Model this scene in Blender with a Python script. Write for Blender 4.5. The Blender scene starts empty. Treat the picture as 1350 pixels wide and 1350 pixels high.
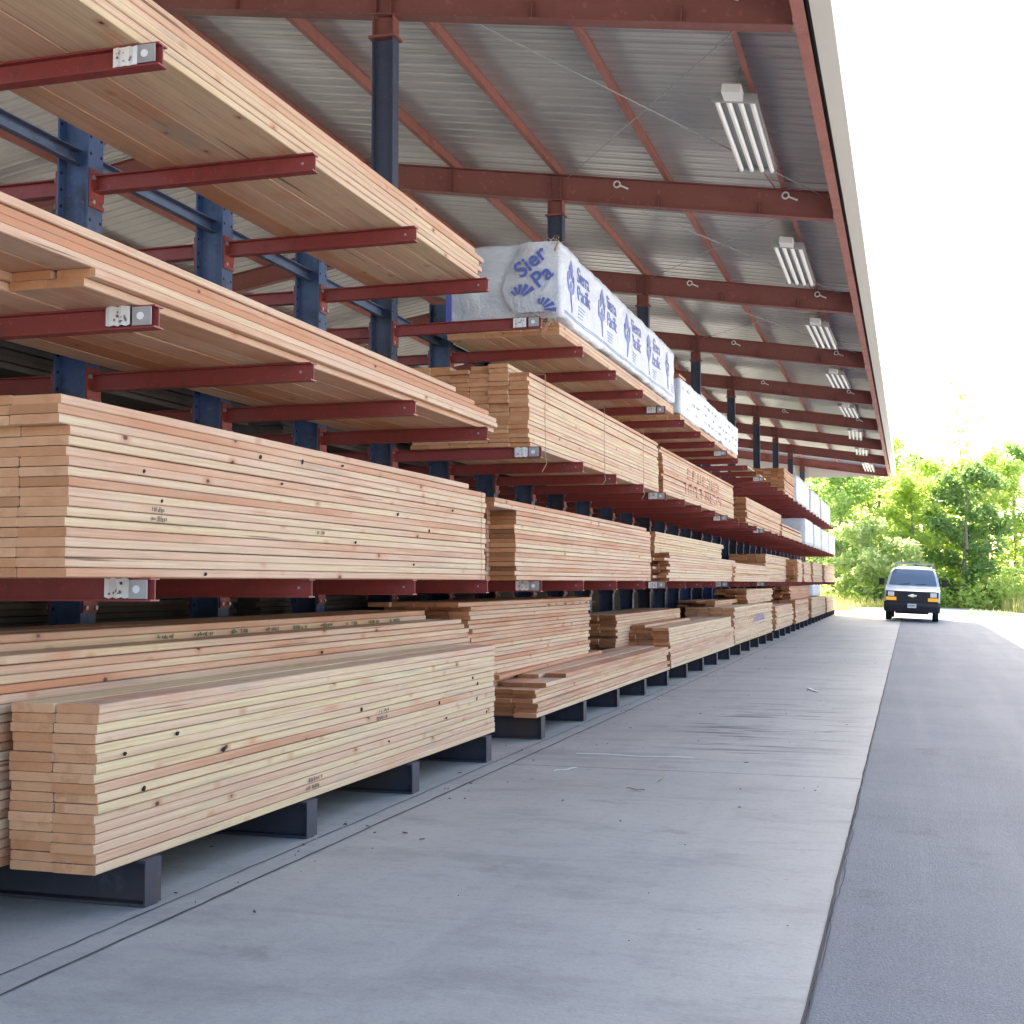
import bpy, bmesh, math, random
from mathutils import Vector, Matrix, noise
R = math.radians
scene = bpy.context.scene
COL = scene.collection

# ------------------------------------------------------------------ camera
F, CX, CY = 1730.0, 675.0, 675.0         # focal length and centre in the photograph's pixels
H = 1.42
TH = math.atan(93.0 / F)
PSI = math.atan(525.0 * math.cos(TH) / F)
cam_d = bpy.data.cameras.new('camera'); cam = bpy.data.objects.new('camera', cam_d)
COL.objects.link(cam); scene.camera = cam
cam.location = (0, 0, H)
cam.rotation_euler = (math.pi / 2 + TH, 0, PSI)
cam_d.sensor_width = 36; cam_d.lens = F / 1350 * 36
cam_d.clip_start = 0.1; cam_d.clip_end = 4000

# ------------------------------------------------------------------ light
SUN_EL, SUN_AZ = 35.0, 18.0              # azimuth measured from +Y towards -X
world = bpy.data.worlds.new('World'); scene.world = world; world.use_nodes = True
wn = world.node_tree; wn.nodes.clear()
wo = wn.nodes.new('ShaderNodeOutputWorld'); wb = wn.nodes.new('ShaderNodeBackground')
sk = wn.nodes.new('ShaderNodeTexSky'); sk.sky_type = 'NISHITA'; sk.sun_disc = False
sk.sun_elevation = R(SUN_EL); sk.sun_rotation = R(-SUN_AZ)
sk.air_density = 1.0; sk.dust_density = 4.0; sk.ozone_density = .9
wn.links.new(sk.outputs[0], wb.inputs[0]); wb.inputs[1].default_value = 0.15
wn.links.new(wb.outputs[0], wo.inputs[0])
sd = bpy.data.lights.new('sun', 'SUN'); sd.energy = 4.5; sd.angle = R(0.5); sd.color = (1, .95, .88)
sun = bpy.data.objects.new('sun', sd); COL.objects.link(sun)
_sv = Vector((-math.sin(R(SUN_AZ)) * math.cos(R(SUN_EL)), math.cos(R(SUN_AZ)) * math.cos(R(SUN_EL)), math.sin(R(SUN_EL))))
sun.rotation_euler = _sv.to_track_quat('Z', 'Y').to_euler()
sun.location = (-20, 40, 40)
scene.view_settings.view_transform = 'Standard'; scene.view_settings.look = 'None'
scene.view_settings.gamma = 1; scene.view_settings.exposure = 2.15
scene.render.engine = 'CYCLES'
scene.cycles.max_bounces = 8; scene.cycles.diffuse_bounces = 5; scene.cycles.use_denoising = True

# ------------------------------------------------------------------ helpers
cs, sn = math.cos(PSI), math.sin(PSI)
ct, st_ = math.cos(TH), math.sin(TH)
def Yp(px, a, z=H):
    """Y of a point on the plane X=-a at height z that the photograph shows at column px"""
    u = px - CX
    return (u * (a * sn * ct + (z - H) * st_) + F * a * cs) / (F * sn - u * cs * ct)

rnd = random.Random(7)
def tag(o, label=None, cat=None, group=None, kind=None):
    if label: o['label'] = label
    if cat: o['category'] = cat
    if group: o['group'] = group
    if kind: o['kind'] = kind
    return o
def empty(name, loc=(0, 0, 0), rz=0.0):
    o = bpy.data.objects.new(name, None); COL.objects.link(o)
    o.location = loc; o.rotation_euler = (0, 0, rz); o.empty_display_size = .2
    return o
def copy_tree(o, parent=None):
    c = o.copy(); COL.objects.link(c)
    if parent: c.parent = parent
    for ch in list(o.children): copy_tree(ch, c)
    return c

class MB:
    """collects polygons with material slots and an optional per-polygon colour"""
    def __init__(s): s.v = []; s.f = []; s.m = []; s.c = []; s.sm = []
    def poly(s, pts, mat=0, col=None, smooth=False):
        n = len(s.v); s.v.extend([tuple(p) for p in pts]); s.f.append(tuple(range(n, n + len(pts))))
        s.m.append(mat); s.c.append(col); s.sm.append(smooth)
    def mesh(s, verts, faces, mat=0, col=None, smooth=False):
        n = len(s.v); s.v.extend([tuple(p) for p in verts])
        for f in faces:
            s.f.append(tuple(i + n for i in f)); s.m.append(mat); s.c.append(col); s.sm.append(smooth)
    def box(s, x0, x1, y0, y1, z0, z1, mat=0, col=None, M=None):
        if x0 > x1: x0, x1 = x1, x0
        if y0 > y1: y0, y1 = y1, y0
        if z0 > z1: z0, z1 = z1, z0
        vs = [Vector(p) for p in ((x0,y0,z0),(x1,y0,z0),(x1,y1,z0),(x0,y1,z0),(x0,y0,z1),(x1,y0,z1),(x1,y1,z1),(x0,y1,z1))]
        if M: vs = [M @ p for p in vs]
        s.mesh(vs, [(0,3,2,1),(4,5,6,7),(0,1,5,4),(1,2,6,5),(2,3,7,6),(3,0,4,7)], mat, col)
    def tube(s, p0, p1, r0, r1=None, n=8, mat=0, caps=True, smooth=True, col=None):
        r1 = r0 if r1 is None else r1
        p0, p1 = Vector(p0), Vector(p1); d = (p1 - p0).normalized()
        up = Vector((0, 0, 1)) if abs(d.z) < .95 else Vector((1, 0, 0))
        a = d.cross(up).normalized(); b = a.cross(d)
        vs = []
        for p, r in ((p0, r0), (p1, r1)):
            for k in range(n):
                t = 2 * math.pi * k / n; vs.append(p + a * (r * math.cos(t)) + b * (r * math.sin(t)))
        s.mesh(vs, [(k, k + n, (k + 1) % n + n, (k + 1) % n) for k in range(n)], mat, col, smooth)
        if caps:
            s.poly(vs[:n], mat, col); s.poly(list(reversed(vs[n:])), mat, col)
    def ibeam(s, axis, u0, u1, c, z0, z1, fw, tf=.012, tw=.009, mat=0):
        """I section running along X or Y from u0 to u1, centred on c across"""
        parts = ((c - fw/2, c + fw/2, z0, z0 + tf), (c - fw/2, c + fw/2, z1 - tf, z1), (c - tw/2, c + tw/2, z0 + tf, z1 - tf))
        for a, b, q, w in parts:
            if axis == 'X': s.box(u0, u1, a, b, q, w, mat)
            else: s.box(a, b, u0, u1, q, w, mat)
    def build(s, name, mats, parent=None, loc=None):
        me = bpy.data.meshes.new(name)
        me.from_pydata(s.v, [], s.f)
        if not isinstance(mats, (list, tuple)): mats = [mats]
        for m in mats: me.materials.append(m)
        me.polygons.foreach_set('material_index', s.m)
        me.polygons.foreach_set('use_smooth', s.sm)
        if any(c is not None for c in s.c):
            at = me.attributes.new('tone', 'FLOAT_COLOR', 'CORNER')
            data = []
            for f, c in zip(s.f, s.c):
                c = c or (.5, .5, .5); data.extend((c[0], c[1], c[2], 1.0) * len(f))
            at.data.foreach_set('color', data)
        me.update()
        o = bpy.data.objects.new(name, me); COL.objects.link(o)
        if parent: o.parent = parent
        if loc: o.location = loc
        return o

def gridbox(nx, ny, nz, fn):
    """closed box surface of (nx,ny,nz) cells, corner coordinates 0..1 sent through fn"""
    idx = {}; vs = []; fs = []
    def V(i, j, k):
        key = (i, j, k)
        if key not in idx: idx[key] = len(vs); vs.append(fn(i / nx, j / ny, k / nz))
        return idx[key]
    for i in range(nx):
        for j in range(ny):
            fs.append((V(i,j,0), V(i,j+1,0), V(i+1,j+1,0), V(i+1,j,0)))
            fs.append((V(i,j,nz), V(i+1,j,nz), V(i+1,j+1,nz), V(i,j+1,nz)))
    for i in range(nx):
        for k in range(nz):
            fs.append((V(i,0,k), V(i+1,0,k), V(i+1,0,k+1), V(i,0,k+1)))
            fs.append((V(i,ny,k), V(i,ny,k+1), V(i+1,ny,k+1), V(i+1,ny,k)))
    for j in range(ny):
        for k in range(nz):
            fs.append((V(0,j,k), V(0,j,k+1), V(0,j+1,k+1), V(0,j+1,k)))
            fs.append((V(nx,j,k), V(nx,j+1,k), V(nx,j+1,k+1), V(nx,j,k+1)))
    return vs, fs

def text_obj(body, size, M, mat, parent, name='lettering', ext=.001, align='CENTER', bold=0.0):
    cu = bpy.data.curves.new(name, 'FONT'); cu.body = body; cu.size = size; cu.extrude = ext
    cu.align_x = align; cu.align_y = 'CENTER'; cu.offset = bold; cu.space_line = .85
    tmp = bpy.data.objects.new('tmp', cu); COL.objects.link(tmp)
    dg = bpy.context.evaluated_depsgraph_get(); dg.update()
    me = bpy.data.meshes.new_from_object(tmp.evaluated_get(dg))
    bpy.data.objects.remove(tmp)
    me.transform(M); me.materials.clear(); me.materials.append(mat)
    o = bpy.data.objects.new(name, me); COL.objects.link(o); o.parent = parent
    return o
# text facing +X (reads towards +Y) and text facing -Y (reads towards +X)
FACE_X = Matrix(((0, 0, 1, 0), (1, 0, 0, 0), (0, 1, 0, 0), (0, 0, 0, 1)))
FACE_MY = Matrix(((1, 0, 0, 0), (0, 0, -1, 0), (0, 1, 0, 0), (0, 0, 0, 1)))

# ------------------------------------------------------------------ materials
class NT:
    def __init__(s, name):
        s.m = bpy.data.materials.new(name); s.m.use_nodes = True
        s.t = s.m.node_tree; s.b = s.t.nodes['Principled BSDF']
        s.out = s.t.nodes['Material Output']
    def n(s, typ, **kw):
        nd = s.t.nodes.new(typ)
        for k, v in kw.items(): setattr(nd, k, v)
        return nd
    def l(s, a, b): s.t.links.new(a, b)
    def coord(s, kind='Object'): return s.n('ShaderNodeTexCoord').outputs[kind]
    def math(s, op, a, b=None, clamp=False):
        nd = s.n('ShaderNodeMath', operation=op); nd.use_clamp = clamp
        for i, v in enumerate((a, b)):
            if v is None: continue
            if isinstance(v, (int, float)): nd.inputs[i].default_value = v
            else: s.l(v, nd.inputs[i])
        return nd.outputs[0]
    def vmul(s, v, sc):
        nd = s.n('ShaderNodeVectorMath', operation='MULTIPLY'); s.l(v, nd.inputs[0]); nd.inputs[1].default_value = sc
        return nd.outputs[0]
    def vadd(s, v, w):
        nd = s.n('ShaderNodeVectorMath', operation='ADD'); s.l(v, nd.inputs[0])
        if isinstance(w, tuple): nd.inputs[1].default_value = w
        else: s.l(w, nd.inputs[1])
        return nd.outputs[0]
    def noise(s, v, scale, detail=4, rough=.55, dist=0.0):
        nd = s.n('ShaderNodeTexNoise'); s.l(v, nd.inputs['Vector']); nd.inputs['Scale'].default_value = scale
        nd.inputs['Detail'].default_value = detail; nd.inputs['Roughness'].default_value = rough
        nd.inputs['Distortion'].default_value = dist
        return nd.outputs['Fac']
    def ramp(s, f, stops):
        nd = s.n('ShaderNodeValToRGB'); s.l(f, nd.inputs[0]); e = nd.color_ramp.elements
        while len(e) < len(stops): e.new(.5)
        for k, (p, c) in enumerate(stops):
            e[k].position = p; e[k].color = (c[0], c[1], c[2], 1) if isinstance(c, (tuple, list)) else (c, c, c, 1)
        return nd.outputs[0]
    def mix(s, f, a, b, mode='MIX'):
        nd = s.n('ShaderNodeMix', data_type='RGBA', blend_type=mode)
        for i, v in ((0, f), (6, a), (7, b)):
            if isinstance(v, (int, float)): nd.inputs[i].default_value = v
            elif isinstance(v, tuple): nd.inputs[i].default_value = (v[0], v[1], v[2], 1)
            else: s.l(v, nd.inputs[i])
        return nd.outputs[2]
    def bump(s, h, strength=.3, dist=.01):
        nd = s.n('ShaderNodeBump'); nd.inputs['Strength'].default_value = strength; nd.inputs['Distance'].default_value = dist
        s.l(h, nd.inputs['Height']); s.l(nd.outputs[0], s.b.inputs['Normal'])
    def base(s, c, rough=.6, metal=0.0, spec=.5):
        if isinstance(c, tuple): s.b.inputs['Base Color'].default_value = (c[0], c[1], c[2], 1)
        else: s.l(c, s.b.inputs['Base Color'])
        if isinstance(rough, (int, float)): s.b.inputs['Roughness'].default_value = rough
        else: s.l(rough, s.b.inputs['Roughness'])
        s.b.inputs['Metallic'].default_value = metal; s.b.inputs['Specular IOR Level'].default_value = spec

def wood_material():
    k = NT('sawn_lumber'); co = k.coord()
    at = k.n('ShaderNodeAttribute', attribute_name='tone'); sep = k.n('ShaderNodeSeparateColor'); k.l(at.outputs['Color'], sep.inputs[0])
    r, g, b = sep.outputs
    cmb = k.n('ShaderNodeCombineXYZ'); k.l(k.math('MULTIPLY', g, 61), cmb.inputs[0]); k.l(k.math('MULTIPLY', g, 143), cmb.inputs[1]); k.l(k.math('MULTIPLY', r, 87), cmb.inputs[2])
    p = k.vadd(co, cmb.outputs[0])
    # slow change of colour along a board, offset by the board's own tone
    slow = k.noise(k.vmul(p, (1.5, .55, 5)), 1.0, 3, .6)
    f = k.math('ADD', k.math('ADD', k.math('MULTIPLY', r, .46), .09), k.math('MULTIPLY', k.math('SUBTRACT', slow, .5), 1.15))
    f = k.math('ADD', f, k.math('MULTIPLY', k.math('SUBTRACT', b, .5), .7), True)
    colr = k.ramp(f, [(.0, (.55, .24, .12)), (.2, (.65, .38, .235)), (.38, (.71, .48, .33)), (.52, (.73, .545, .355)), (.74, (.75, .59, .335)), (1.0, (.80, .68, .43))])
    grain = k.noise(k.vmul(p, (55, 1.1, 70)), 1.0, 5, .6, .8)
    colr = k.mix(k.math('MULTIPLY', k.ramp(grain, [(.40, 0.0), (.66, 1.0)]), .42), colr, (.40, .20, .11))
    fine = k.noise(k.vmul(p, (190, 7, 240)), 1.0, 2, .6)
    colr = k.mix(k.math('MULTIPLY', fine, .22), colr, (.34, .20, .12))
    # knots: small spheres that cut the surface, drawn out along the grain
    vo = k.n('ShaderNodeTexVoronoi'); k.l(k.vmul(k.vadd(p, (3.1, 1.7, .4)), (5.6, 3.4, 5.6)), vo.inputs['Vector']); vo.inputs['Scale'].default_value = 1.0
    halo = k.ramp(vo.outputs['Distance'], [(.05, 1.0), (.21, 0.0)])
    colr = k.mix(k.math('MULTIPLY', halo, .8), colr, (.46, .20, .10))
    vr = k.n('ShaderNodeTexVoronoi'); k.l(k.vmul(k.vadd(p, (1.7, 5.2, 8.4)), (3.1, 1.5, 3.1)), vr.inputs['Vector']); vr.inputs['Scale'].default_value = 1.0
    colr = k.mix(k.math('MULTIPLY', k.math('MULTIPLY', k.ramp(vr.outputs['Distance'], [(.06, 1.0), (.24, 0.0)]), k.ramp(grain, [(.35, .2), (.6, 1.0)])), .75), colr, (.58, .24, .13))
    kn = k.ramp(vo.outputs['Distance'], [(.045, 1.0), (.075, 0.0)])
    colr = k.mix(k.math('MULTIPLY', kn, .95), colr, (.055, .022, .012))
    # grey and green-blue weather stain here and there
    stn = k.noise(k.vmul(p, (3, .8, 14)), 1.0, 4, .6)
    colr = k.mix(k.math('MULTIPLY', k.ramp(stn, [(.58, 0.0), (.72, 1.0)]), .55), colr, (.30, .28, .22))
    # dark splits and bark edges
    sp = k.noise(k.vmul(k.vadd(p, (9, 4, 2)), (26, .55, 34)), 1.0, 3, .5)
    colr = k.mix(k.math('MULTIPLY', k.ramp(sp, [(.70, 0.0), (.73, 1.0)]), .8), colr, (.13, .07, .045))
    k.base(colr, .66, 0, .38)
    k.bump(k.math('ADD', k.math('MULTIPLY', grain, .5), k.math('MULTIPLY', fine, .5)), .35, .003)
    return k.m
def endgrain_material():
    k = NT('lumber_end_grain'); co = k.coord()
    at = k.n('ShaderNodeAttribute', attribute_name='tone'); sep = k.n('ShaderNodeSeparateColor'); k.l(at.outputs['Color'], sep.inputs[0])
    r, g, b = sep.outputs
    cmb = k.n('ShaderNodeCombineXYZ'); k.l(k.math('MULTIPLY', g, 1.7), cmb.inputs[0]); k.l(k.math('MULTIPLY', r, 9), cmb.inputs[1]); k.l(k.math('MULTIPLY', g, .9), cmb.inputs[2])
    p = k.vadd(co, cmb.outputs[0])
    w = k.n('ShaderNodeTexWave', wave_type='RINGS', rings_direction='Y'); k.l(k.vmul(p, (1, 1, 1)), w.inputs['Vector'])
    w.inputs['Scale'].default_value = 42; w.inputs['Distortion'].default_value = 1.4; w.inputs['Detail'].default_value = 2
    c = k.ramp(k.math('ADD', k.math('MULTIPLY', r, .45), k.math('MULTIPLY', b, .65)), [(0, (.14, .05, .022)), (.27, (.34, .13, .05)), (.5, (.58, .26, .12)), (1, (.74, .42, .23))])
    c = k.mix(k.math('MULTIPLY', w.outputs['Fac'], .28), c, (.30, .12, .055))
    nz = k.noise(p, 38, 4, .7)
    c = k.mix(k.math('MULTIPLY', nz, .3), c, (.62, .38, .22))
    fz = k.noise(p, 9, 4, .7)
    c = k.mix(k.math('MULTIPLY', k.ramp(fz, [(.5, 0.0), (.65, 1.0)]), .45), c, (.42, .17, .07))
    k.base(c, .85, 0, .15); k.bump(nz, .5, .006)
    return k.m
def steel(name, c, rust=(.11, .045, .025), amt=.5, rough=.48, scale=6, dust=.0):
    k = NT(name); oi = k.n('ShaderNodeObjectInfo'); cb = k.n('ShaderNodeCombineXYZ')
    for q in range(3): k.l(k.math('MULTIPLY', oi.outputs['Random'], 37.0 + 11 * q), cb.inputs[q])
    co = k.vadd(k.coord(), cb.outputs[0])
    n1 = k.noise(co, scale, 6, .65); n2 = k.noise(co, scale * 7, 4, .6)
    col = k.mix(k.math('MULTIPLY', k.ramp(n1, [(.52, 0.0), (.70, 1.0)]), amt), c, rust)
    col = k.mix(k.math('MULTIPLY', k.ramp(n2, [(.60, 0.0), (.72, 1.0)]), .35), col, tuple(min(1, q * 2.2 + .04) for q in c))
    if dust: col = k.mix(dust, col, (.32, .30, .28))
    k.base(col, k.ramp(n1, [(.3, rough - .08), (.7, rough + .18)]), 0, .45); k.bump(n2, .15, .003)
    return k.m
def plain(name, c, rough=.6, metal=0.0, var=.12, scale=9, spec=.5, bump=.1):
    k = NT(name); co = k.coord(); n1 = k.noise(co, scale, 5, .6)
    col = k.mix(k.math('MULTIPLY', n1, var * 2), c, tuple(q * .55 for q in c))
    k.base(col, rough, metal, spec)
    if bump: k.bump(k.noise(co, scale * 5, 3, .6), bump, .003)
    return k.m
def concrete_material():
    k = NT('worn_concrete'); co = k.coord()
    n1 = k.noise(co, .35, 6, .6); n2 = k.noise(co, 3.0, 6, .7); n3 = k.noise(co, 60, 3, .7)
    c = k.ramp(n1, [(.3, (.305, .305, .288)), (.7, (.42, .415, .39))])
    c = k.mix(k.math('MULTIPLY', k.ramp(n2, [(.45, 0.0), (.75, 1.0)]), .35), c, (.28, .28, .275))
    c = k.mix(k.math('MULTIPLY', k.ramp(n3, [(.3, 0.0), (.7, 1.0)]), .30), c, (.52, .52, .51))
    n4 = k.noise(co, 17, 5, .75)
    c = k.mix(k.math('MULTIPLY', k.ramp(n4, [(.5, 0.0), (.68, 1.0)]), .30), c, (.20, .20, .20))
    n5 = k.noise(k.vmul(k.vadd(co, (2, 9, 0)), (.8, 1.6, 1)), 1.0, 7, .72)
    c = k.mix(k.math('MULTIPLY', k.ramp(n5, [(.50, 0.0), (.64, 1.0)]), .42), c, (.19, .19, .195))
    # turning scuffs of forklift tyres, drawn across the aisle
    s1 = k.noise(k.vmul(co, (.9, 6.5, 1)), 1.0, 4, .55, .3)
    sx = k.n('ShaderNodeSeparateXYZ'); k.l(co, sx.inputs[0])
    def hump(v, c0, w): return k.math('SUBTRACT', 1.0, k.math('ABSOLUTE', k.math('DIVIDE', k.math('SUBTRACT', v, c0), w)), True)
    m = k.math('MULTIPLY', hump(sx.outputs[0], -1.35, .95), hump(sx.outputs[1], 13.3, 3.2))
    c = k.mix(k.math('MULTIPLY', k.math('MULTIPLY', k.ramp(s1, [(.55, 0.0), (.60, 1.0)]), k.math('MULTIPLY', m, 2.6, True)), .85), c, (.10, .10, .115))
    s2 = k.noise(k.vmul(k.vadd(co, (7, 3, 0)), (.5, 3.2, 1)), 1.0, 5, .6, .3)
    c = k.mix(k.math('MULTIPLY', k.ramp(s2, [(.60, 0.0), (.72, 1.0)]), .26), c, (.16, .16, .165))
    # tyre tracks lengthwise
    oil = k.noise(k.vadd(co, (11, 2, 0)), 1.6, 5, .65)
    c = k.mix(k.math('MULTIPLY', k.ramp(oil, [(.63, 0.0), (.72, 1.0)]), .45), c, (.13, .125, .12))
    s3 = k.noise(k.vmul(co, (3.5, .12, 1)), 1.0, 4, .6)
    c = k.mix(k.math('MULTIPLY', k.ramp(s3, [(.5, 0.0), (.75, 1.0)]), .25), c, (.22, .22, .24))
    vo = k.n('ShaderNodeTexVoronoi'); k.l(co, vo.inputs['Vector']); vo.inputs['Scale'].default_value = 2.3
    c = k.mix(k.ramp(vo.outputs['Distance'], [(.015, .6), (.04, 0.0)]), c, (.13, .125, .12))
    k.base(c, .62, 0, .35); k.bump(k.math('ADD', n3, n2), .25, .006)
    return k.m
def asphalt_material():
    k = NT('grey_asphalt'); co = k.coord()
    n1 = k.noise(co, .5, 5, .6); n3 = k.noise(co, 90, 3, .8); n2 = k.noise(k.vmul(co, (1.2, 5, 1)), 1.0, 5, .65)
    c = k.ramp(n1, [(.3, (.120, .138, .170)), (.7, (.175, .195, .23))])
    c = k.mix(k.math('MULTIPLY', k.ramp(n2, [(.5, 0.0), (.72, 1.0)]), .4), c, (.10, .108, .125))
    n6 = k.noise(k.vmul(co, (2.2, .10, 1)), 1.0, 4, .6); c = k.mix(k.math('MULTIPLY', k.ramp(n6, [(.48, 0.0), (.66, 1.0)]), .35), c, (.24, .25, .27))
    n7 = k.noise(k.vadd(co, (5, 5, 0)), 1.1, 6, .7); c = k.mix(k.math('MULTIPLY', k.ramp(n7, [(.60, 0.0), (.68, 1.0)]), .5), c, (.075, .08, .09))
    c = k.mix(k.math('MULTIPLY', k.ramp(n3, [(.40, 0.0), (.68, 1.0)]), .5), c, (.34, .35, .38))
    k.base(c, .7, 0, .35); k.bump(n3, .9, .015)
    return k.m
def gravel_material():
    k = NT('pale_gravel'); co = k.coord()
    n1 = k.noise(co, .05, 5, .6); n2 = k.noise(co, 14, 5, .7)
    c = k.ramp(n1, [(.35, (.52, .49, .43)), (.65, (.62, .59, .53))]); c = k.mix(k.math('MULTIPLY', n2, .5), c, (.35, .33, .29))
    k.base(c, .9, 0, .2); k.bump(n2, .5, .02)
    return k.m
def roof_material():
    k = NT('galvanised_roof_sheet'); co = k.coord()
    n1 = k.noise(co, .5, 5, .6); n2 = k.noise(k.vmul(co, (.4, 8, 1)), 1.0, 4, .6)
    c = k.ramp(n1, [(.3, (.52, .52, .50)), (.7, (.62, .61, .59))]); c = k.mix(k.math('MULTIPLY', n2, .35), c, (.30, .29, .28))
    k.base(c, .40, .40, .5)
    return k.m
def wrap_material():
    k = NT('white_lumber_wrap'); co = k.coord()
    n = k.noise(k.vmul(co, (3, 1.5, 3)), 1.0, 5, .65, 1.2); n2 = k.noise(co, 22, 4, .6, .8)
    c = k.ramp(n, [(.3, (.50, .52, .57)), (.65, (.64, .65, .68))])
    k.base(c, .42, 0, .5); k.bump(k.math('ADD', n, k.math('MULTIPLY', n2, .25)), .8, .05)
    return k.m
def leaf_material(name, c1, c2, tr=.5):
    k = NT(name); at = k.n('ShaderNodeAttribute', attribute_name='tone'); sep = k.n('ShaderNodeSeparateColor'); k.l(at.outputs['Color'], sep.inputs[0])
    c = k.mix(sep.outputs[0], c1, c2)
    k.t.nodes.remove(k.b)
    d = k.n('ShaderNodeBsdfDiffuse'); t = k.n('ShaderNodeBsdfTranslucent'); m = k.n('ShaderNodeMixShader'); m.inputs[0].default_value = tr
    hs = k.n('ShaderNodeHueSaturation'); hs.inputs['Value'].default_value = 1.5; hs.inputs['Hue'].default_value = .485; k.l(c, hs.inputs['Color'])
    k.l(c, d.inputs[0]); k.l(hs.outputs[0], t.inputs[0]); k.l(d.outputs[0], m.inputs[1]); k.l(t.outputs[0], m.inputs[2]); k.l(m.outputs[0], k.out.inputs[0])
    return k.m

M = {}
M['shadewood'] = plain('shade_dark_grey_boards', (.12, .105, .09), .85, 0, .4, 7, .2, .4)  # grey boards with the gaps' shade put into their colour
M['wood'] = wood_material(); M['end'] = endgrain_material()
M['red'] = steel('red_oxide_steel', (.25, .042, .038), (.13, .045, .035), .65, .45)
M['redroof'] = steel('red_primer_rafter', (.21, .072, .062), (.15, .05, .042), .5, .6, 2)
M['purlin'] = steel('red_primer_purlin', (.32, .125, .10), (.20, .07, .06), .5, .6, 2)
M['navy'] = steel('navy_rack_paint', (.065, .105, .21), (.05, .045, .055), .7, .5, 5)
M['navydark'] = steel('dark_navy_base_paint', (.034, .036, .055), (.075, .052, .042), 1.0, .6, 1.0)
M['post'] = steel('dark_navy_post_paint', (.045, .058, .10), (.02, .02, .03), .5, .5, 4)
M['brace'] = steel('grey_blue_brace_paint', (.12, .15, .22), (.06, .05, .05), .6, .5, 6)
M['concrete'] = concrete_material(); M['asphalt'] = asphalt_material(); M['gravel'] = gravel_material()
M['roof'] = roof_material()
M['cream'] = plain('cream_fascia_paint', (.62, .60, .54), .5, 0, .08, 3)
M['siding'] = plain('grey_siding', (.50, .50, .48), .5, 0, .15, 2)
M['dark'] = plain('black_rubber', (.015, .015, .017), .7, 0, .1)
M['hole'] = plain('dark_hole', (.006, .006, .007), .9, 0, .0)
M['white'] = plain('white_paint', (.80, .80, .78), .45, 0, .05)
M['tubewhite'] = plain('white_lamp_tube', (.88, .88, .86), .3, 0, .03)
M['galv'] = plain('galvanised_plate', (.42, .43, .44), .45, .5, .15, 20)
M['paper'] = plain('white_label_paper', (.78, .78, .76), .7, 0, .12, 30)
M['knot'] = plain('dark_knot', (.035, .018, .012), .8, 0, .4, 60, .2, .5)
M['stampink'] = plain('grey_stamp_ink', (.36, .27, .20), .8, 0, .5, 90, .2, 0)
M['ink'] = plain('black_ink', (.04, .04, .045), .7, 0, .1)
M['wrap'] = wrap_material()
M['bluetext'] = plain('blue_print', (.10, .13, .46), .45, 0, .15, 25, .5, 0)
M['palebluetext'] = plain('pale_blue_print', (.22, .30, .60), .45, 0, .15, 25, .5, 0)
M['greentext'] = plain('dark_green_print', (.22, .36, .36), .5, 0, .15, 25, .5, 0)
M['redpaint'] = plain('red_spray_paint', (.74, .30, .22), .7, 0, .35, 18, .5, 0)
M['greenink'] = plain('green_stamp_ink', (.16, .24, .10), .7, 0, .4, 60, .5, 0)
M['twine'] = plain('pale_twine', (.52, .40, .26), .8, 0, .2, 60)
M['shadewall'] = plain('shade_black_wall', (.025, .027, .03), .6, 0, .2)  # near-black stands in for deep shade behind the rack
M['bark'] = plain('tree_bark', (.30, .27, .23), .9, 0, .3, 12, .2, .6)

# ------------------------------------------------------------------ the ground
XJ = -.36
def sheet(name, prof, y0, y1, mat, thick=.0, ny=1):
    b = MB()
    for j in range(ny):
        ya, yb = y0 + (y1 - y0) * j / ny, y0 + (y1 - y0) * (j + 1) / ny
        for (xa, za), (xb, zb) in zip(prof, prof[1:]):
            b.poly([(xa, ya, za), (xb, ya, zb), (xb, yb, zb), (xa, yb, za)])
    return tag(b.build(name, mat), kind='structure')
sheet('ground', [(-700, -.03), (XJ, -.03), (6, -.30), (700, -.30)], -250, 1800, M['gravel'])
sheet('concrete_slab', [(-17, 0), (-4.0, 0), (XJ, 0)], -14, 66, M['concrete'])
sheet('asphalt_lane', [(XJ + .012, -.012), (5.5, -.262)], -14, 59.5, M['asphalt'])
b = MB()
def crack(x, y0, y1, w, seed, amp=.012):
    y = y0; pts = []
    while y < y1:
        pts.append((x + amp * (noise.noise((y * 1.3, seed, 0)) * 2 + noise.noise((y * 7, seed, 3))), y, w * (.6 + .8 * abs(noise.noise((y * 2.1, seed, 9))))))
        y += .12 if y < 20 else .5
    for (xa, ya, wa), (xb, yb, wb_) in zip(pts, pts[1:]):
        b.poly([(xa - wa, ya, .004), (xa + wa, ya, .004), (xb + wb_, yb, .004), (xb - wb_, yb, .004)])
crack(-3.02, 2, 60, .008, 1.0, .006); crack(-3.17, 2, 60, .005, 5.0, .006); crack(XJ + .006, 3, 60, .006, 2.2, .003); crack(XJ + .02, 3, 9, .004, 8.2, .012)
for y in (9.9, 16.3, 22.8, 29.2, 35.7): b.box(-3.0, XJ - .01, y, y + .006, .0035, .004)
tag(b.build('pavement_joint', plain('dark_joint_filler', (.07, .07, .075), .9, 0, .3)), kind='structure')

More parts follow.
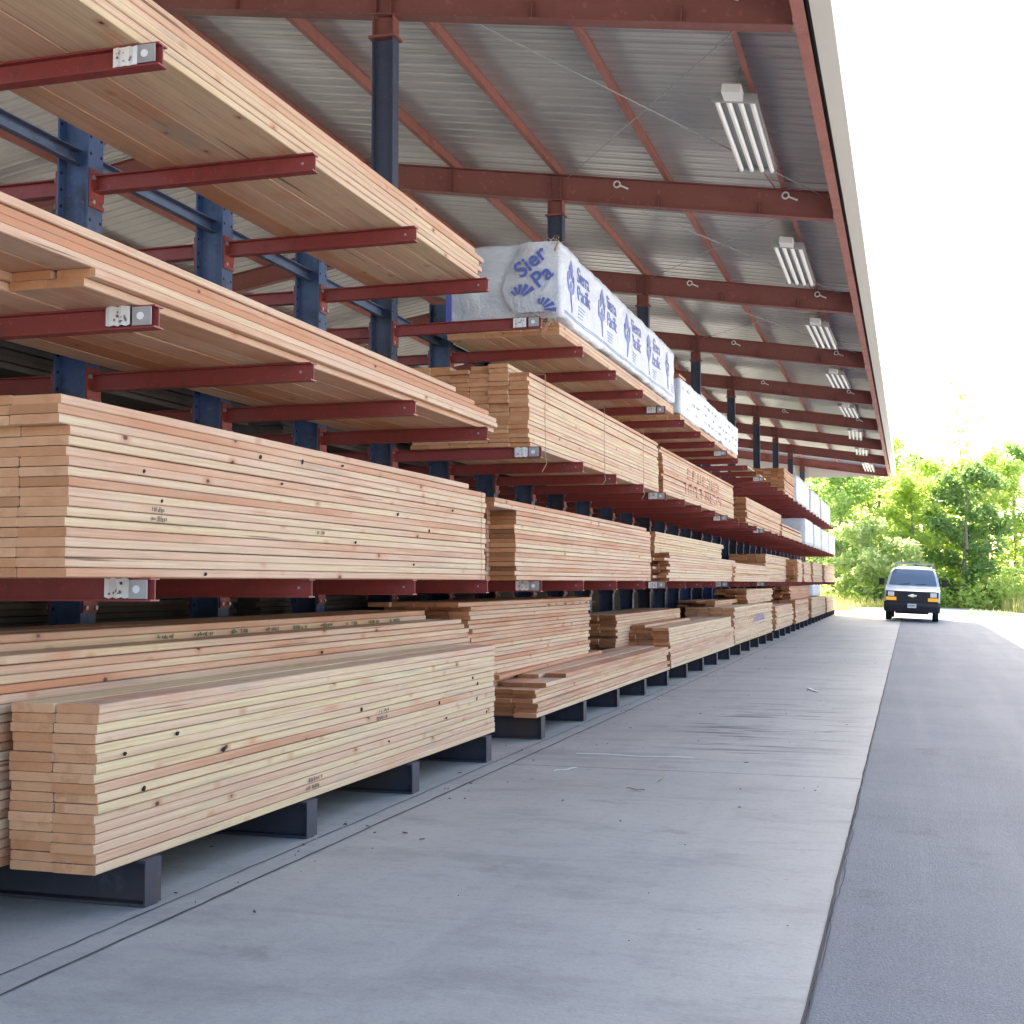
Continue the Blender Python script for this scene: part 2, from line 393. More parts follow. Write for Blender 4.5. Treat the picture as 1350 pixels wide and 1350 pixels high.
# ------------------------------------------------------------------ the rack
P = 1.61
def Yk(k): return 8.38 + P * k
XC, XF, XT = -4.80, -4.69, -3.23                       # column centre, its front face, arm tips
LV = [1.44, 2.67, 3.877]
BASE = .206
ORD = ['first', 'second', 'third', 'fourth', 'fifth', 'sixth', 'seventh', 'eighth', 'ninth', 'tenth', 'eleventh', 'twelfth', 'thirteenth',
       'fourteenth', 'fifteenth', 'sixteenth', 'seventeenth', 'eighteenth', 'nineteenth', 'twentieth']
def column_mesh(ztop, mat, stub):
    b = MB(); hw = .075
    b.box(.098, .11, -hw, hw, .02, ztop); b.box(-.11, -.098, -hw, hw, .02, ztop); b.box(-.098, .098, -.005, .005, .02, ztop)
    b.box(-.13, .13, -.11, .11, BASE, BASE + .015)
    z = .45
    while z < min(ztop, 4.4):
        for sy in (-.052, .052):
            b.tube((.1095, sy, z), (.1115, sy, z), .010, n=8, mat=1, smooth=False)
            b.tube((-.0975, sy, z), (-.0955, sy, z), .010, n=8, mat=1, smooth=False)
        z += .1016
    return b
def arm_mesh(sgn):
    b = MB(); x0, x1 = (.122, 1.57) if sgn > 0 else (-1.57, -.122)
    b.ibeam('X', x0, x1, 0, -.104, 0, .075, .008, .007)
    xt = x1 if sgn > 0 else x0
    return b
def plate_mesh(sgn):
    b = MB(); b.box(.112 * sgn, .124 * sgn, -.07, .07, -.20, .035)
    for sy in (-.048, .048):
        for z in (-.17, -.02): b.tube((.124 * sgn, sy, z), (.138 * sgn, sy, z), .014, n=6, mat=1, smooth=False)
    return b
def tip_hole_disc():  # grey disc standing in for a hole with light behind
    b = MB(); b.tube((1.49, -.009, -.05), (1.49, .009, -.05), .008, n=8, mat=0, smooth=False)
    return b
def make_frame(post):
    fr = empty('rack_frame', (XC, 0, 0))
    b = MB(); b.ibeam('X', -1.62, 1.58, 0, .004, BASE - .002, .13, .012, .010)
    b.box(1.574, 1.582, -.064, .064, .005, BASE - .003)
    for x in (-.12, .12): b.box(x - .005, x + .005, -.06, -.006, .016, BASE - .014); b.box(x - .005, x + .005, .006, .06, .016, BASE - .014)
    b.build('base_beam', M['navydark'], fr)
    if post:
        column_mesh(6.68, 0, True).build('upright', [M['post'], M['hole']], fr)
        b = MB(); b.box(.098, .11, -.075, .075, 6.71, 6.91); b.box(-.11, -.098, -.075, .075, 6.71, 6.91); b.box(-.098, .098, -.005, .005, 6.71, 6.91)
        b.box(-.14, .14, -.10, .10, 6.682, 6.708); b.build('top_stub', M['redroof'], fr)
    else:
        column_mesh(4.42, 0, False).build('upright', [M['navy'], M['hole']], fr)
    for z in LV:
        for sg in (1, -1):
            a = arm_mesh(sg).build('arm', M['red'], fr); a.location = (0, 0, z)
            plate_mesh(sg).build('mounting_plate', [M['red'], M['galv']], a)
            if sg > 0: tip_hole_disc().build('hole_disc', M['galv'], a)
    for z in (4.0, 2.86, 1.62):
        b = MB(); b.box(-.03, -.024, .012, P - .012, -.045, .045); b.box(-.024, .02, .012, P - .012, .039, .045); b.box(-.024, .02, .012, P - .012, -.045, -.039)
        b.box(-.05, .05, .0055, .02, -.06, .06); o = b.build('brace', M['brace'], fr); o.location = (0, 0, z)
    return fr
f0 = make_frame(False); fp = make_frame(True)
for ch in f0.children:
    pass
ks = list(range(-2, 33)); used0 = usedp = False
tr_ = random.Random(2)
def tag_paper(fr, z):
    dx = tr_.uniform(-.02, .01); dz = tr_.uniform(-.006, .006)
    a = [c for c in fr.children if c.name.split('.')[0] == 'arm' and abs(c.location.z - z) < .01 and c.data.vertices[0].co.x > 0][0]
    b = MB(); n_ = 6                                      # crumpled paper label
    fr_ = [(1.33 + dx + .125 * i / n_, -.040 - .007 * abs(math.sin(i * 2.1 + z)), -.094 + dz + .004 * math.sin(i * 3 + z), -.006 + dz + .004 * math.cos(i * 2.3 + z)) for i in range(n_ + 1)]
    for p, q in zip(fr_, fr_[1:]):
        b.mesh([(p[0], p[1], p[2]), (q[0], q[1], q[2]), (q[0], q[1], q[3]), (p[0], p[1], p[3]), (p[0], p[1] + .002, p[2]), (q[0], q[1] + .002, q[2]), (q[0], q[1] + .002, q[3]), (p[0], p[1] + .002, p[3])],
               [(0,1,2,3), (7,6,5,4), (0,4,5,1), (2,6,7,3), (1,5,6,2), (3,7,4,0)])
    for q in range(10):
        xx, zz = 1.345 + dx + tr_.uniform(0, .09), -.08 + tr_.uniform(0, .055); b.box(xx, xx + tr_.uniform(.004, .014), -.0485, -.0478, zz, zz + tr_.uniform(.003, .012), 1)
    b.build('paper_tag', [M['paper'], M['stampink']], a)
    b = MB(); b.box(1.457, 1.555, -.0425, -.0385, -.092, -.008); b.tube((1.50, -.0425, -.05), (1.50, -.046, -.05), .018, n=12, mat=1)
    b.build('location_plate', [M['galv'], M['white']], a)
frames = {}
for n, k in enumerate(ks):
    post = (k % 4 == 2)
    if post: fr = copy_tree(fp) if usedp else fp; usedp = True
    else: fr = copy_tree(f0) if used0 else f0; used0 = True
    fr.location = (XC, Yk(k), 0)
    if n < 20:
        lab = f"{ORD[n]} blue rack frame with red arms, counted from the near left end"
        if post: lab = f"{ORD[n]} rack frame from the near left end, its dark post reaching the roof"
    else:
        lab = f"{ORD[len(ks) - 1 - n]} blue rack frame with red arms, counted back from the far end"
        if post: lab = f"distant rack frame, post number {ORD[(k - 2) // 4 + 1]} under the roof, reaching the rafter"
    tag(fr, lab, 'rack frame', 'cantilever rack frames in a row')
    frames[k] = fr
for k in (-2, 2, 6, 10, 14):
    for z in LV: tag_paper(frames[k], z)
fr = copy_tree(fp)                                     # the last roof post stands past the arms
for c in list(fr.children):
    if c.name.split('.')[0] in ('arm', 'brace', 'base_beam'):
        for g in list(c.children): bpy.data.objects.remove(g)
        bpy.data.objects.remove(c)
fr.name = 'roof_post'; fr.location = (XC, Yk(34), 0)
tag(fr, 'farthest dark post, alone past the end of the rack under the gable', 'post')

# ------------------------------------------------------------------ the shed roof
shed = tag(empty('open_shed_roof', (0, 0, 0)), 'open shed roof of grey corrugated sheet on red rafters over the lumber rack', 'shed roof')
YR = [Yk(k) for k in (-6, -2, 2, 6, 10, 14, 18, 22, 26, 30, 34)]
XE, XR, XB = -.90, -11.2, -21.5                                   # eave and back edge
def zr(x):                                             # underside of the rafters
    return 6.91 - .155 * (x - XC) if x > XR else 6.91 + .155 * (XC - XR) - .17 * (XR - x)
RD = .38
for y in YR:
    b = MB()
    for xa, xb in ((XE - .02, XR + .001), (XR - .001, XB)):
        za, zb = zr(xa), zr(xb)
        for (o0, o1, hw) in ((0, .012, .085), (RD - .012, RD, .085), (.012, RD - .012, .006)):
            vs = [(xa, y - hw, za + o0), (xa, y + hw, za + o0), (xa, y + hw, za + o1), (xa, y - hw, za + o1),
                  (xb, y - hw, zb + o0), (xb, y + hw, zb + o0), (xb, y + hw, zb + o1), (xb, y - hw, zb + o1)]
            b.mesh(vs, [(0,1,2,3), (7,6,5,4), (0,4,5,1), (1,5,6,2), (2,6,7,3), (3,7,4,0)])
    for x in (-1.9, -3.3, -4.72, -4.88, -6.4, -8.2, -11.2, -14, -17):
        b.box(x - .005, x + .005, y - .08, y - .008, zr(x) + .014, zr(x) + RD * (.45 if x > -4 else .93))
        b.box(x - .005, x + .005, y + .008, y + .08, zr(x) + .014, zr(x) + RD * (.45 if x > -4 else .93))
    b.build('rafter', M['redroof'], shed)
PB0, PDX = -1.60, -1.60
Y0R, Y1R = YR[0] - .6, YR[-1] + .12
PX = [PB0, PB0 + PDX, PB0 + 2 * PDX] + [PB0 + PDX * q for q in range(3, 12)]
PZ = .20
for x in PX:
    b = MB(); z = zr(x) + RD + .003
    b.box(x - .003, x + .003, Y0R, Y1R, z, z + PZ); b.box(x - .003, x + .062, Y0R, Y1R, z - .001, z + .004); b.box(x - .062, x + .003, Y0R, Y1R, z + PZ - .004, z + PZ)
    for y in YR:                                       # lap plates
        b.box(x - .008, x - .0032, y - .35, y + .35, z + .01, z + PZ - .01)
    b.build('purlin', M['purlin'], shed)
b = MB(); z = zr(XE)                                    # eave strut
b.box(XE, XE + .008, Y0R, Y1R, z + .02, z + RD + PZ); b.box(XE, XE + .11, Y0R, Y1R, z + .012, z + .020); b.box(XE + .0, XE + .11, Y0R, Y1R, z + RD + PZ - .012, z + RD + PZ - .004)
b.build('eave_strut', M['purlin'], shed)
def slope_sheet(name, xs):
    prof = []; y = Y0R
    while y < Y1R - .3:
        prof += [(y, 0), (y + .085, 0), (y + .095, .006), (y + .110, .006), (y + .120, 0), (y + .185, 0), (y + .195, .006), (y + .210, .006), (y + .22, 0), (y + .235, 0), (y + .252, .034), (y + .285, .034)]
        y += .302
    prof.append((y, 0))
    b = MB(); vs = []; n = len(prof)
    for x in xs:
        zz = zr(x) + RD + PZ + .006
        for (yy, dz) in prof: vs.append((x, yy, zz + dz))
    for x in xs:
        zz = zr(x) + RD + PZ + .012
        for (yy, dz) in prof: vs.append((x, yy, zz + dz))
    fs = []
    for s in range(len(xs) - 1):
        for j in range(n - 1):
            a = s * n + j; fs.append((a, a + 1, a + n + 1, a + n))
            c = (s + len(xs)) * n + j; fs.append((c, c + n, c + n + 1, c + 1))
    for j in range(n - 1):
        fs.append((j, len(xs) * n + j, len(xs) * n + j + 1, j + 1)); e = (len(xs) - 1) * n
        fs.append((e + j, e + j + 1, (2 * len(xs) - 1) * n + j + 1, (2 * len(xs) - 1) * n + j))
    b.mesh(vs, fs); return b.build(name, M['roof'], shed)
slope_sheet('roof_sheet', [XE + .16, XR]); slope_sheet('roof_sheet', [XR, XB - .1])
b = MB(); b.box(XR - .25, XR + .25, Y0R, Y1R, zr(XR) + .64, zr(XR) + .66); b.build('ridge_cap', M['cream'], shed)
b = MB(); z = zr(XE)                                    # gutter: dark back, pale face
b.box(XE + .115, XE + .15, Y0R, Y1R, z + .10, z + RD + PZ - .02, 1)
b.box(XE + .15, XE + .32, Y0R, Y1R, z + .06, z + .075); b.box(XE + .32, XE + .332, Y0R, Y1R, z + .06, z + RD + PZ + .05)
b.build('gutter', [M['cream'], M['dark']], shed)
b = MB(); y = Y1R                                       # gable end cladding above the last rafter
zg = zr(XE) + .05
for i in range(68):
    xa = XE - i * .3; xb = xa - .3
    b.mesh([(xa, y, zg), (xb, y, zg), (xb, y, zr(xb) + RD + PZ), (xa, y, zr(xa) + RD + PZ),
            (xa, y + .03, zg), (xb, y + .03, zg), (xb, y + .03, zr(xb) + RD + PZ), (xa, y + .03, zr(xa) + RD + PZ)],
           [(0,1,2,3), (7,6,5,4), (0,4,5,1), (2,6,7,3)])
    b.box(xa - .02, xa + .02, y - .02, y - .001, zg + .01, zr(xa) + RD + PZ - .01)
b.build('gable_cladding', M['siding'], shed)
for (n, (i, j)) in enumerate(((3, 4), (2, 3), (1, 2), (4, 5))):   # rods crossing in the roof plane
    b = MB(); za = lambda x: zr(x) + RD - .05
    b.tube((XE - .2, YR[i] + .1, za(XE - .2)), (XC + .2, YR[j] - .1, za(XC + .2)), .008, n=6)
    b.tube((XC + .2, YR[i] + .1, za(XC + .2)), (XE - .2, YR[j] - .1, za(XE - .2)), .008, n=6)
    b.build('tie_rod', M['galv'], shed)
for y in YR[2:8]:                                       # rod end eyes on the rafter webs
    for x in (-1.55, -3.9):
        b = MB()
        for q in range(12):
            t0, t1 = math.tau * q / 12, math.tau * (q + 1) / 12
            b.tube((x + .045 * math.cos(t0), y - .03, zr(x) + .3 + .045 * math.sin(t0)), (x + .045 * math.cos(t1), y - .03, zr(x) + .3 + .045 * math.sin(t1)), .012, n=6)
        b.tube((x + .04, y - .03, zr(x) + .28), (x + .16, y - .03, zr(x) + .22), .014, n=6)
        b.build('rod_eye', M['white'], shed)
for x in (-17.6,):
    for y in YR: 
        b = MB(); b.box(x - .1, x - .09, y - .08, y + .08, 0, zr(x)); b.box(x + .09, x + .1, y - .08, y + .08, 0, zr(x)); b.box(x - .09, x + .09, y - .005, y + .005, 0, zr(x))
        b.build('rear_post', M['post'], shed)

wall = MB()  # added wall: hides the bright background, open above to light the roof
for i in range(300):
    y = -6 + i * .25; wall.box(-22.04, -22.0, y, y + .25, 0, 3.9); wall.box(-22.0, -21.97, y + .02, y + .07, 0, 3.9)
tag(wall.build('added_rear_wall', M['shadewall']), 'added dark wall behind the shed, closing off the bright background', 'wall')
# ceiling lights under the second purlin
def make_light():
    t = empty('strip_light')
    b = MB(); b.box(-.10, .10, -.30, -.02, -.02, .07); b.build('ballast_box', M['paper'], t)
    b = MB(); b.box(-.24, .24, 0, 2.44, .04, .06); b.box(-.245, .245, -.02, 0, -.03, .075); b.box(-.245, .245, 2.44, 2.46, -.03, .075); b.build('housing', M['galv'], t)
    for i in range(4):
        x = -.19 + i * .127
        b = MB(); b.tube((x, .005, 0), (x, 2.435, 0), .03, n=10); b.build('tube', M['tubewhite'], t)
    b = MB()
    for y in (.1, 2.1): b.tube((0, y, .06), (0, y, .40), .006, n=6)
    b.build('hanger', M['galv'], t)
    b = MB(); b.tube((.03, 2.46, .05), (.03, 4.3, .32), .010, n=6); b.build('conduit', M['purlin'], t)
    return t
L0 = make_light()
for i in range(9):
    o = L0 if i == 0 else copy_tree(L0)
    y = YR[2 + i] + 2.4 if i < 8 else YR[-1] - 2.0
    o.location = (-1.74, y, zr(-1.74) + .18)
    o.rotation_euler = (rnd.uniform(-.02, .02), .155 + rnd.uniform(-.03, .03), rnd.uniform(-.03, .03))
    tag(o, f"{ORD[i]} white strip light under the roof, counting from the camera", 'ceiling light', 'strip lights hung along the eave')

# ------------------------------------------------------------------ lumber
def board(b, x0, x1, y0, y1, z0, z1, seed, tone, seg=5, dx=0.0, wav=.0012, skew=0.0, etone=None):
    """one sawn board with eased edges lying along Y"""
    c = .0042; vs = []
    for j in range(seg + 1):
        t = j / seg; y = y0 + (y1 - y0) * t
        wz = wav * math.sin(seed * 50 + t * (3 + 4 * (seed % .37))) * (0 if seg < 2 else 1)
        wx = dx + 1.6 * wav * math.sin(seed * 91 + t * 5) + skew * t
        for (px, pz) in ((x0 + c, z0), (x1 - c, z0), (x1, z0 + c), (x1, z1 - c), (x1 - c, z1), (x0 + c, z1), (x0, z1 - c), (x0, z0 + c)):
            vs.append((px + wx, y, pz + wz))
    fs = []
    for j in range(seg):
        for q in range(8):
            a = j * 8 + q; a2 = j * 8 + (q + 1) % 8; fs.append((a, a + 8, a2 + 8, a2))
    b.mesh(vs, fs, 0, tone)
    b.mesh(vs[:8], [tuple(range(8))], 1, etone or tone); b.mesh(vs[-8:], [tuple(range(7, -1, -1))], 1, etone or tone)

GW = 'stacks of sawn lumber on the rack'
def stack(label, z0, a, y1, y2, layers, cols, bw, t=.0405, hue=.5, seed=1, detail=True, indiv='front', endjit=.012, xjit=.004,
          rng=None, group=GW, rz=0.0, name='lumber_stack', wav=.0012, seg=5, skew=0.0, gap=.0020, mats=None, eh=None):
    """rng(layer, col) -> (dy1, dy2) or None to leave the place empty. Column 0 faces the aisle."""
    r = random.Random(seed)
    root = None; bulk = MB(); n_ind = 0
    if detail: root = tag(empty(name, (-a, y1, z0), rz), label, 'lumber stack', group)
    rowx = {}
    mats = mats or [M['wood'], M['end']]
    if not detail: xjit = max(xjit, .015)
    drop = r.choice((0, 0, 1, 2)) if not detail else 0
    for L in range(layers):
        lx = r.uniform(-xjit, xjit)
        for c in range(cols):
            s = r.random(); tn = (r.random(), s, min(1, max(0, hue + r.uniform(-.12, .12))))
            d = (0, 0)
            if not detail and L >= layers - drop and r.random() < .4: continue
            if rng:
                d = rng(L, c)
                if d is None: continue
            e1, e2 = r.uniform(-endjit, endjit), r.uniform(-endjit, endjit)
            x1 = -c * (bw + .003) + lx + (r.uniform(-xjit, xjit) * 1.1 - (.012 if r.random() < .09 else 0) if c == 0 else 0); x0 = x1 - bw
            zz0 = L * t + gap; zz1 = (L + 1) * t - gap * .3
            args = (x0, x1, e1 + d[0], (y2 - y1) + e2 + d[1], zz0, zz1, s, tn, seg, 0, wav, skew, None if eh is None else (tn[0], tn[1], min(1, max(0, eh + r.uniform(-.15, .15)))))
            one = detail and (c == 0 or L == layers - 1 or indiv == 'all' or L == 0) and n_ind < 99
            if one:
                q = MB(); board(q, *args); q.build('board', [M['wood'], M['end']], root); n_ind += 1
            else: board(bulk, *args)
    if not detail:
        o = bulk.build(name, mats); o.location = (-a, y1, z0); o.rotation_euler = (0, 0, rz)
        return tag(o, label, 'lumber stack', group)
    if bulk.f: tag(bulk.build('inner_boards', [M['wood'], M['end']], root), kind='stuff')
    return root
def strap(root, y, h, x=.006, w=.006, tail=.0, mat='twine', wid=1.2):
    b = MB(); pts = [(x, y + .01 * math.sin(i * .9), h - h * i / 10.0) for i in range(11)]
    if tail: pts += [(x + .02, y - .03, -tail * .6), (x - .01, y - .08, -tail)]
    pts = [(-wid, y, h + .004), (x - .004, y, h + .006)] + pts
    for p, q in zip(pts, pts[1:]): b.tube(p, q, w * .5, n=5)
    return b.build('tie_cord', M[mat], root)
def stamp(root, y, z, w, h, mat='stampink', seed=3, x=.0065):
    """rows of small illegible grading-stamp strokes"""
    r = random.Random(seed); b = MB(); yy = y
    while yy < y + w:
        if r.random() < .75: b.box(x - .003, x, yy, yy + r.uniform(.004, .011), z + r.uniform(0, h * .3), z + h * r.uniform(.6, 1))
        yy += r.uniform(.011, .02)
    return b.build('grade_stamp', M[mat], root)

def knot_holes(root, pts, x=.0068):
    """dark loose knots and pitch pockets in the edges of the boards"""
    for n_, (y, z, w, h) in enumerate(pts):
        r = random.Random(n_ * 7 + int(y * 100)); b = MB(); m = 9; ring = []
        for q in range(m):
            t = math.tau * q / m; ring.append((y + .8 * w * math.cos(t) * r.uniform(.7, 1.15) + .25 * h * math.sin(t), z + h * math.sin(t) * r.uniform(.75, 1.1)))
        vs = [(x, p[0], p[1]) for p in ring] + [(x - .006, p[0], p[1]) for p in ring]
        b.mesh(vs, [tuple(range(m)), tuple(range(2 * m - 1, m - 1, -1))] + [(i, i + m, (i + 1) % m + m, (i + 1) % m) for i in range(m)])
        b.build('knot', M['knot'], root)
# --- level 3
zA, zB_, zC = LV[2], LV[1], LV[0]
ya2 = Yp(634, 3.32, 4.0)
A = stack('short-height lumber stack on the highest arms, nearest the camera at top left', zA, 3.32, ya2 - 6.2, ya2, 6, 5, .19, hue=.55, seed=11,
          rng=lambda L, c: (0, -.1 if L % 2 else .05) if not (L == 5 and c > 3) else None, endjit=.06, indiv='all')

def front_disp(y, z, seed):
    """slack and creases of the wrap on its long face"""
    a = .020 * noise.noise((y * 1.3, z * 2.2, seed))
    q = noise.noise((y * 3.1 + z * 2.0, z * 1.1 - y * .8, seed + 9))
    q2 = noise.noise((y * 2.2 - z * 4.0, z * 3.0, seed + 21))
    return a + .009 * (1 - abs(q) * 3.2 if abs(q) < .31 else 0) + .006 * (1 - abs(q2) * 4 if abs(q2) < .25 else 0)
def drape(o, seed, lift=.004):
    """lays printing onto the creased face"""
    bm = bmesh.new(); bm.from_mesh(o.data)
    bmesh.ops.triangulate(bm, faces=bm.faces[:])
    for _ in range(2):
        ee = [e for e in bm.edges if e.calc_length() > .07]
        if ee: bmesh.ops.subdivide_edges(bm, edges=ee, cuts=1); bmesh.ops.triangulate(bm, faces=[f for f in bm.faces if len(f.verts) > 3])
    x0 = min(v.co.x for v in bm.verts)
    for v in bm.verts: v.co.x = front_disp(v.co.y, v.co.z, seed) + lift + min(.0025, v.co.x - x0)
    bm.to_mesh(o.data); bm.free(); o.data.update(); return o
def wrapped(label, z0, a, y1, y2, w, h, tex, seed, lum=3, detail=True, group='wrapped lumber packs on the rack', wood=True, zbot=.13, matw='wrap'):
    root = tag(empty('wrapped_lumber_pack', (-a, y1, z0)), label, 'wrapped pack', group)
    L = y2 - y1; r = random.Random(seed)
    if wood:
        if detail:
            q = MB()
            for l in range(lum):
                cw = (w - .02) / 6
                for c in range(6):
                    s = r.random(); board(q, -.012 - (c + 1) * cw, -.012 - c * cw - .003, .03 + r.uniform(-.02, .02), L - .03, l * .0405 + .001, (l + 1) * .0405, s, (r.random(), s, .55), 3)
            tag(q.build('boards', [M['wood'], M['end']], root), kind='stuff')
        else:
            q = MB(); s = .4; 
            for l in range(lum): board(q, -w + .01, -.012, .03, L - .03, l * .0405 + .001, (l + 1) * .0405, s + l * .17, (.3 + .2 * l, s + .1 * l, .6), 1)
            tag(q.build('boards', [M['wood'], M['end']], root), kind='stuff')
    nx, ny, nz = (26, 110, 18) if detail else (6, 18, 6)
    z_b = zbot if wood else .002
    rad = .035
    def fn(i, j, k):
        x = -w * i; x = -i * w; y = j * L; z = z_b + (h - z_b) * k
        # round the long edges
        cx = min(max(x, -w + rad), -rad); cy = min(max(y, rad), L - rad); cz = min(z, h - rad)
        v = Vector((x - cx, y - cy, z - cz))
        if v.length > rad: v = v.normalized() * rad
        x, y, z = cx + v.x, cy + v.y, cz + v.z
        dn = noise.noise((x * 2 + seed, y * 1.1, z * 2.5)); d2 = noise.noise((x * 7, y * 5 + seed, z * 7))
        if i < .5: x += front_disp(y, z, seed) if detail else .03 * dn
        else: x -= .02 * dn
        if k > .5: z += .014 * noise.noise((x * 3, y * 1.7, seed + 4))
        if j == 0 or j == 1: y += .03 * noise.noise((x * 4 + seed, z * 6, 1)) - (.05 * math.sin(k * 3.1) if j == 0 and detail else 0)
        z += (.008 * d2) if k > .01 else (.045 * noise.noise((x * 3, y * 2.2, seed)) + .02 * noise.noise((y * 9, x * 3, seed)))
        if k <= .01 and detail: z -= .03 * max(0, math.sin(y * 1.4))
        return (x, y, max(z, .004))
    vs, fs = gridbox(nx, ny, nz, fn)
    b = MB(); b.mesh(vs, fs, 0, None, True)
    wr = b.build('wrap', M[matw], root)
    return root, wr, L
def emblem(parent, y, z, s, mat, x=.022):
    """tree-in-a-leaf mark"""
    def P_(pts): 
        b.mesh([(x, y + s * p[0], z + s * p[1]) for p in pts] + [(x - .006, y + s * p[0], z + s * p[1]) for p in pts],
               [tuple(range(len(pts))), tuple(range(2 * len(pts) - 1, len(pts) - 1, -1))] + [(i, i + len(pts), (i + 1) % len(pts) + len(pts), (i + 1) % len(pts)) for i in range(len(pts))])
    b = MB()
    P_([(-.30, .50), (.0, .78), (.30, .50), (.22, .12), (.06, .30), (.0, .55), (-.06, .30), (-.22, .12)])
    P_([(-.50, .30), (-.38, .36), (-.30, .0), (-.06, -.10), (-.06, .12), (.06, .12), (.06, -.10), (.30, .0), (.38, .36), (.50, .30), (.40, -.16), (.08, -.32), (.04, -.85), (-.04, -.85), (-.08, -.32), (-.40, -.16)])
    return b.build('tree_mark', M[mat], parent)
yb1, yb2 = Yp(738, 3.27, 4.5), Yp(889, 3.27, 4.4)
WB, wrB, LB = wrapped('white plastic wrapped pack with big blue lettering and tree marks, on the highest arms', zA, 3.27, yb1, yb2, 1.20, .93, 'blue', 3, zbot=.17)
nrep = 5
for i in range(nrep):
    y = .42 + i * (LB - .8) / (nrep - 1) * .96
    text_obj('Sierra\nPacific', .225, Matrix.Translation((.024, y + .27, .64)) @ FACE_X, M['bluetext'], wrB, 'lettering', .003, 'LEFT', .0015) if y + .9 < LB else None
    emblem(wrB, y + .0, .57, .33, 'bluetext', .026)
    text_obj('Premium\nDouglas Fir', .06, Matrix.Translation((.024, y + .27, .36)) @ FACE_X, M['palebluetext'], wrB, 'small_print', .002, 'LEFT') if False else None
    b = MB()
    for q in range(4): b.box(.02, .024, y + .28, y + .28 + .30 - .03 * q, .40 - q * .035, .410 - q * .035)
    b.build('small_print', M['palebluetext'], wrB)
b = MB()
for z in (.225, .245):
    for q in range(120): b.box(.019, .0225, .1 + q * (LB - .3) / 120, .1 + (q + 1) * (LB - .3) / 120, z + .012 * noise.noise((q * .15, z, 1)), z + .006 + .012 * noise.noise((q * .15, z, 1)))
b.build('printed_line', M['palebluetext'], wrB)
for ch in wrB.children: drape(ch, 3)
# the flap folded over the near end with its big slanted lettering
b = MB()
def flap(i, j):
    x = -.43 + .43 * i; z = .20 + .70 * j
    x += .09 * noise.noise((z * 3, 1.2, 0)) * (1 - i) * 2 - .10 * (1 - j) * (1 - i)
    return (x, -.085 - .035 * math.sin(i * 3.1) + .014 * noise.noise((x * 5, z * 5, 2)) - .02 * (1 - j), z + .03 * j * (1 - i) * noise.noise((x * 9, 1, 1)))
N_ = 12; vs = [flap(i / N_, j / N_) for j in range(N_ + 1) for i in range(N_ + 1)]
vs += [(x, y + .01, z) for (x, y, z) in vs]; o_ = (N_ + 1) ** 2
fs = []
for j in range(N_):
    for i in range(N_):
        a_ = j * (N_ + 1) + i; fs.append((a_, a_ + 1, a_ + N_ + 2, a_ + N_ + 1)); fs.append((a_ + o_, a_ + o_ + N_ + 1, a_ + o_ + N_ + 2, a_ + o_ + 1))
b.mesh(vs, fs, 0, None, True); flapo = b.build('folded_flap', M['wrap'], WB)
RT = Matrix.Translation((-.20, -.148, .62)) @ FACE_MY @ Matrix.Rotation(R(38), 4, 'Z')
text_obj('Sier\nPa', .225, RT, M['bluetext'], flapo, 'lettering', .003, 'CENTER', .004)
RT = Matrix.Translation((-.33, -.148, .33)) @ FACE_MY @ Matrix.Rotation(R(38), 4, 'Z')
b = MB(); 
for (x, z, s, a) in ((-.38, .33, .15, .5), (-.17, .22, .14, -.2)):
    for q in range(5):                                   # overlapping printed strokes of a crumpled mark
        t0, t1 = a + q * .42, a + q * .42 + .25; u0, u1 = .35 * s, s * (1.25 - .12 * q)
        pts = [(x + u0 * math.cos(t0), z + u0 * math.sin(t0)), (x + u1 * math.cos(t0), z + u1 * math.sin(t0)), (x + u1 * math.cos(t1), z + u1 * math.sin(t1)), (x + u0 * math.cos(t1), z + u0 * math.sin(t1))]
        b.mesh([(p[0], -.150, p[1]) for p in pts] + [(p[0], -.147, p[1]) for p in pts], [(3, 2, 1, 0), (4, 5, 6, 7), (0, 1, 5, 4), (1, 2, 6, 5), (2, 3, 7, 6), (3, 0, 4, 7)])
b.build('blue_mark', M['bluetext'], flapo)
b = MB(); r = random.Random(5)                          # shredded paper at the torn corner
for i in range(46):
    x, z = r.uniform(-.28, .0), r.choice((.13, .16, .90)) + r.uniform(-.03, .03)
    if z > .8: x = r.uniform(-.12, .02)
    p = Vector((x, -.10 + r.uniform(-.03, .03), z)); q = p + Vector((r.uniform(-.08, .08), r.uniform(-.05, .02), r.uniform(-.16, .02) if z < .5 else r.uniform(-.02, .08)))
    b.tube(p, q, .004, .001, n=4)
for i in range(8): b.tube((-.02 + .012 * i * .3, -.10, .80 + .01 * i), (.01, -.06 - .004 * i, .90), .012, .006, n=5)
b.build('torn_shreds', M['twine'], WB)
b = MB(); b.box(-1.16, -1.10, -.10, -.09, .12, .86); b.build('blue_edge_strip', M['bluetext'], WB)

yc1, yc2 = Yp(897, 3.27, 4.4), Yp(973, 3.27, 4.3)
WC, wrC, LC = wrapped('white wrapped pack with faint dark green print, second along the highest arms', zA, 3.27, yc1, yc2, 1.15, .64, 'green', 8, zbot=.09, lum=2)
r = random.Random(4)
b = MB()
for i in range(15):
    for j in range(3):
        y = .12 + i * (LC - .4) / 15 + .10 * (j % 2); z = .20 + .135 * j
        if r.random() < .25: continue
        for q in range(5):
            if r.random() < .8: b.box(.02, .026, y + q * .05, y + q * .05 + r.uniform(.012, .035), z + r.uniform(0, .015), z + r.uniform(.03, .05))
drape(b.build('faded_print', M['greentext'], wrC), 8, .006)
b = MB(); r = random.Random(6)
for i in range(5): board(b, -.7 + i * .14, -.57 + i * .14, -.05, .35 + .05 * i, .65, .69, r.random(), (r.random() * .3, r.random(), .1), 1)
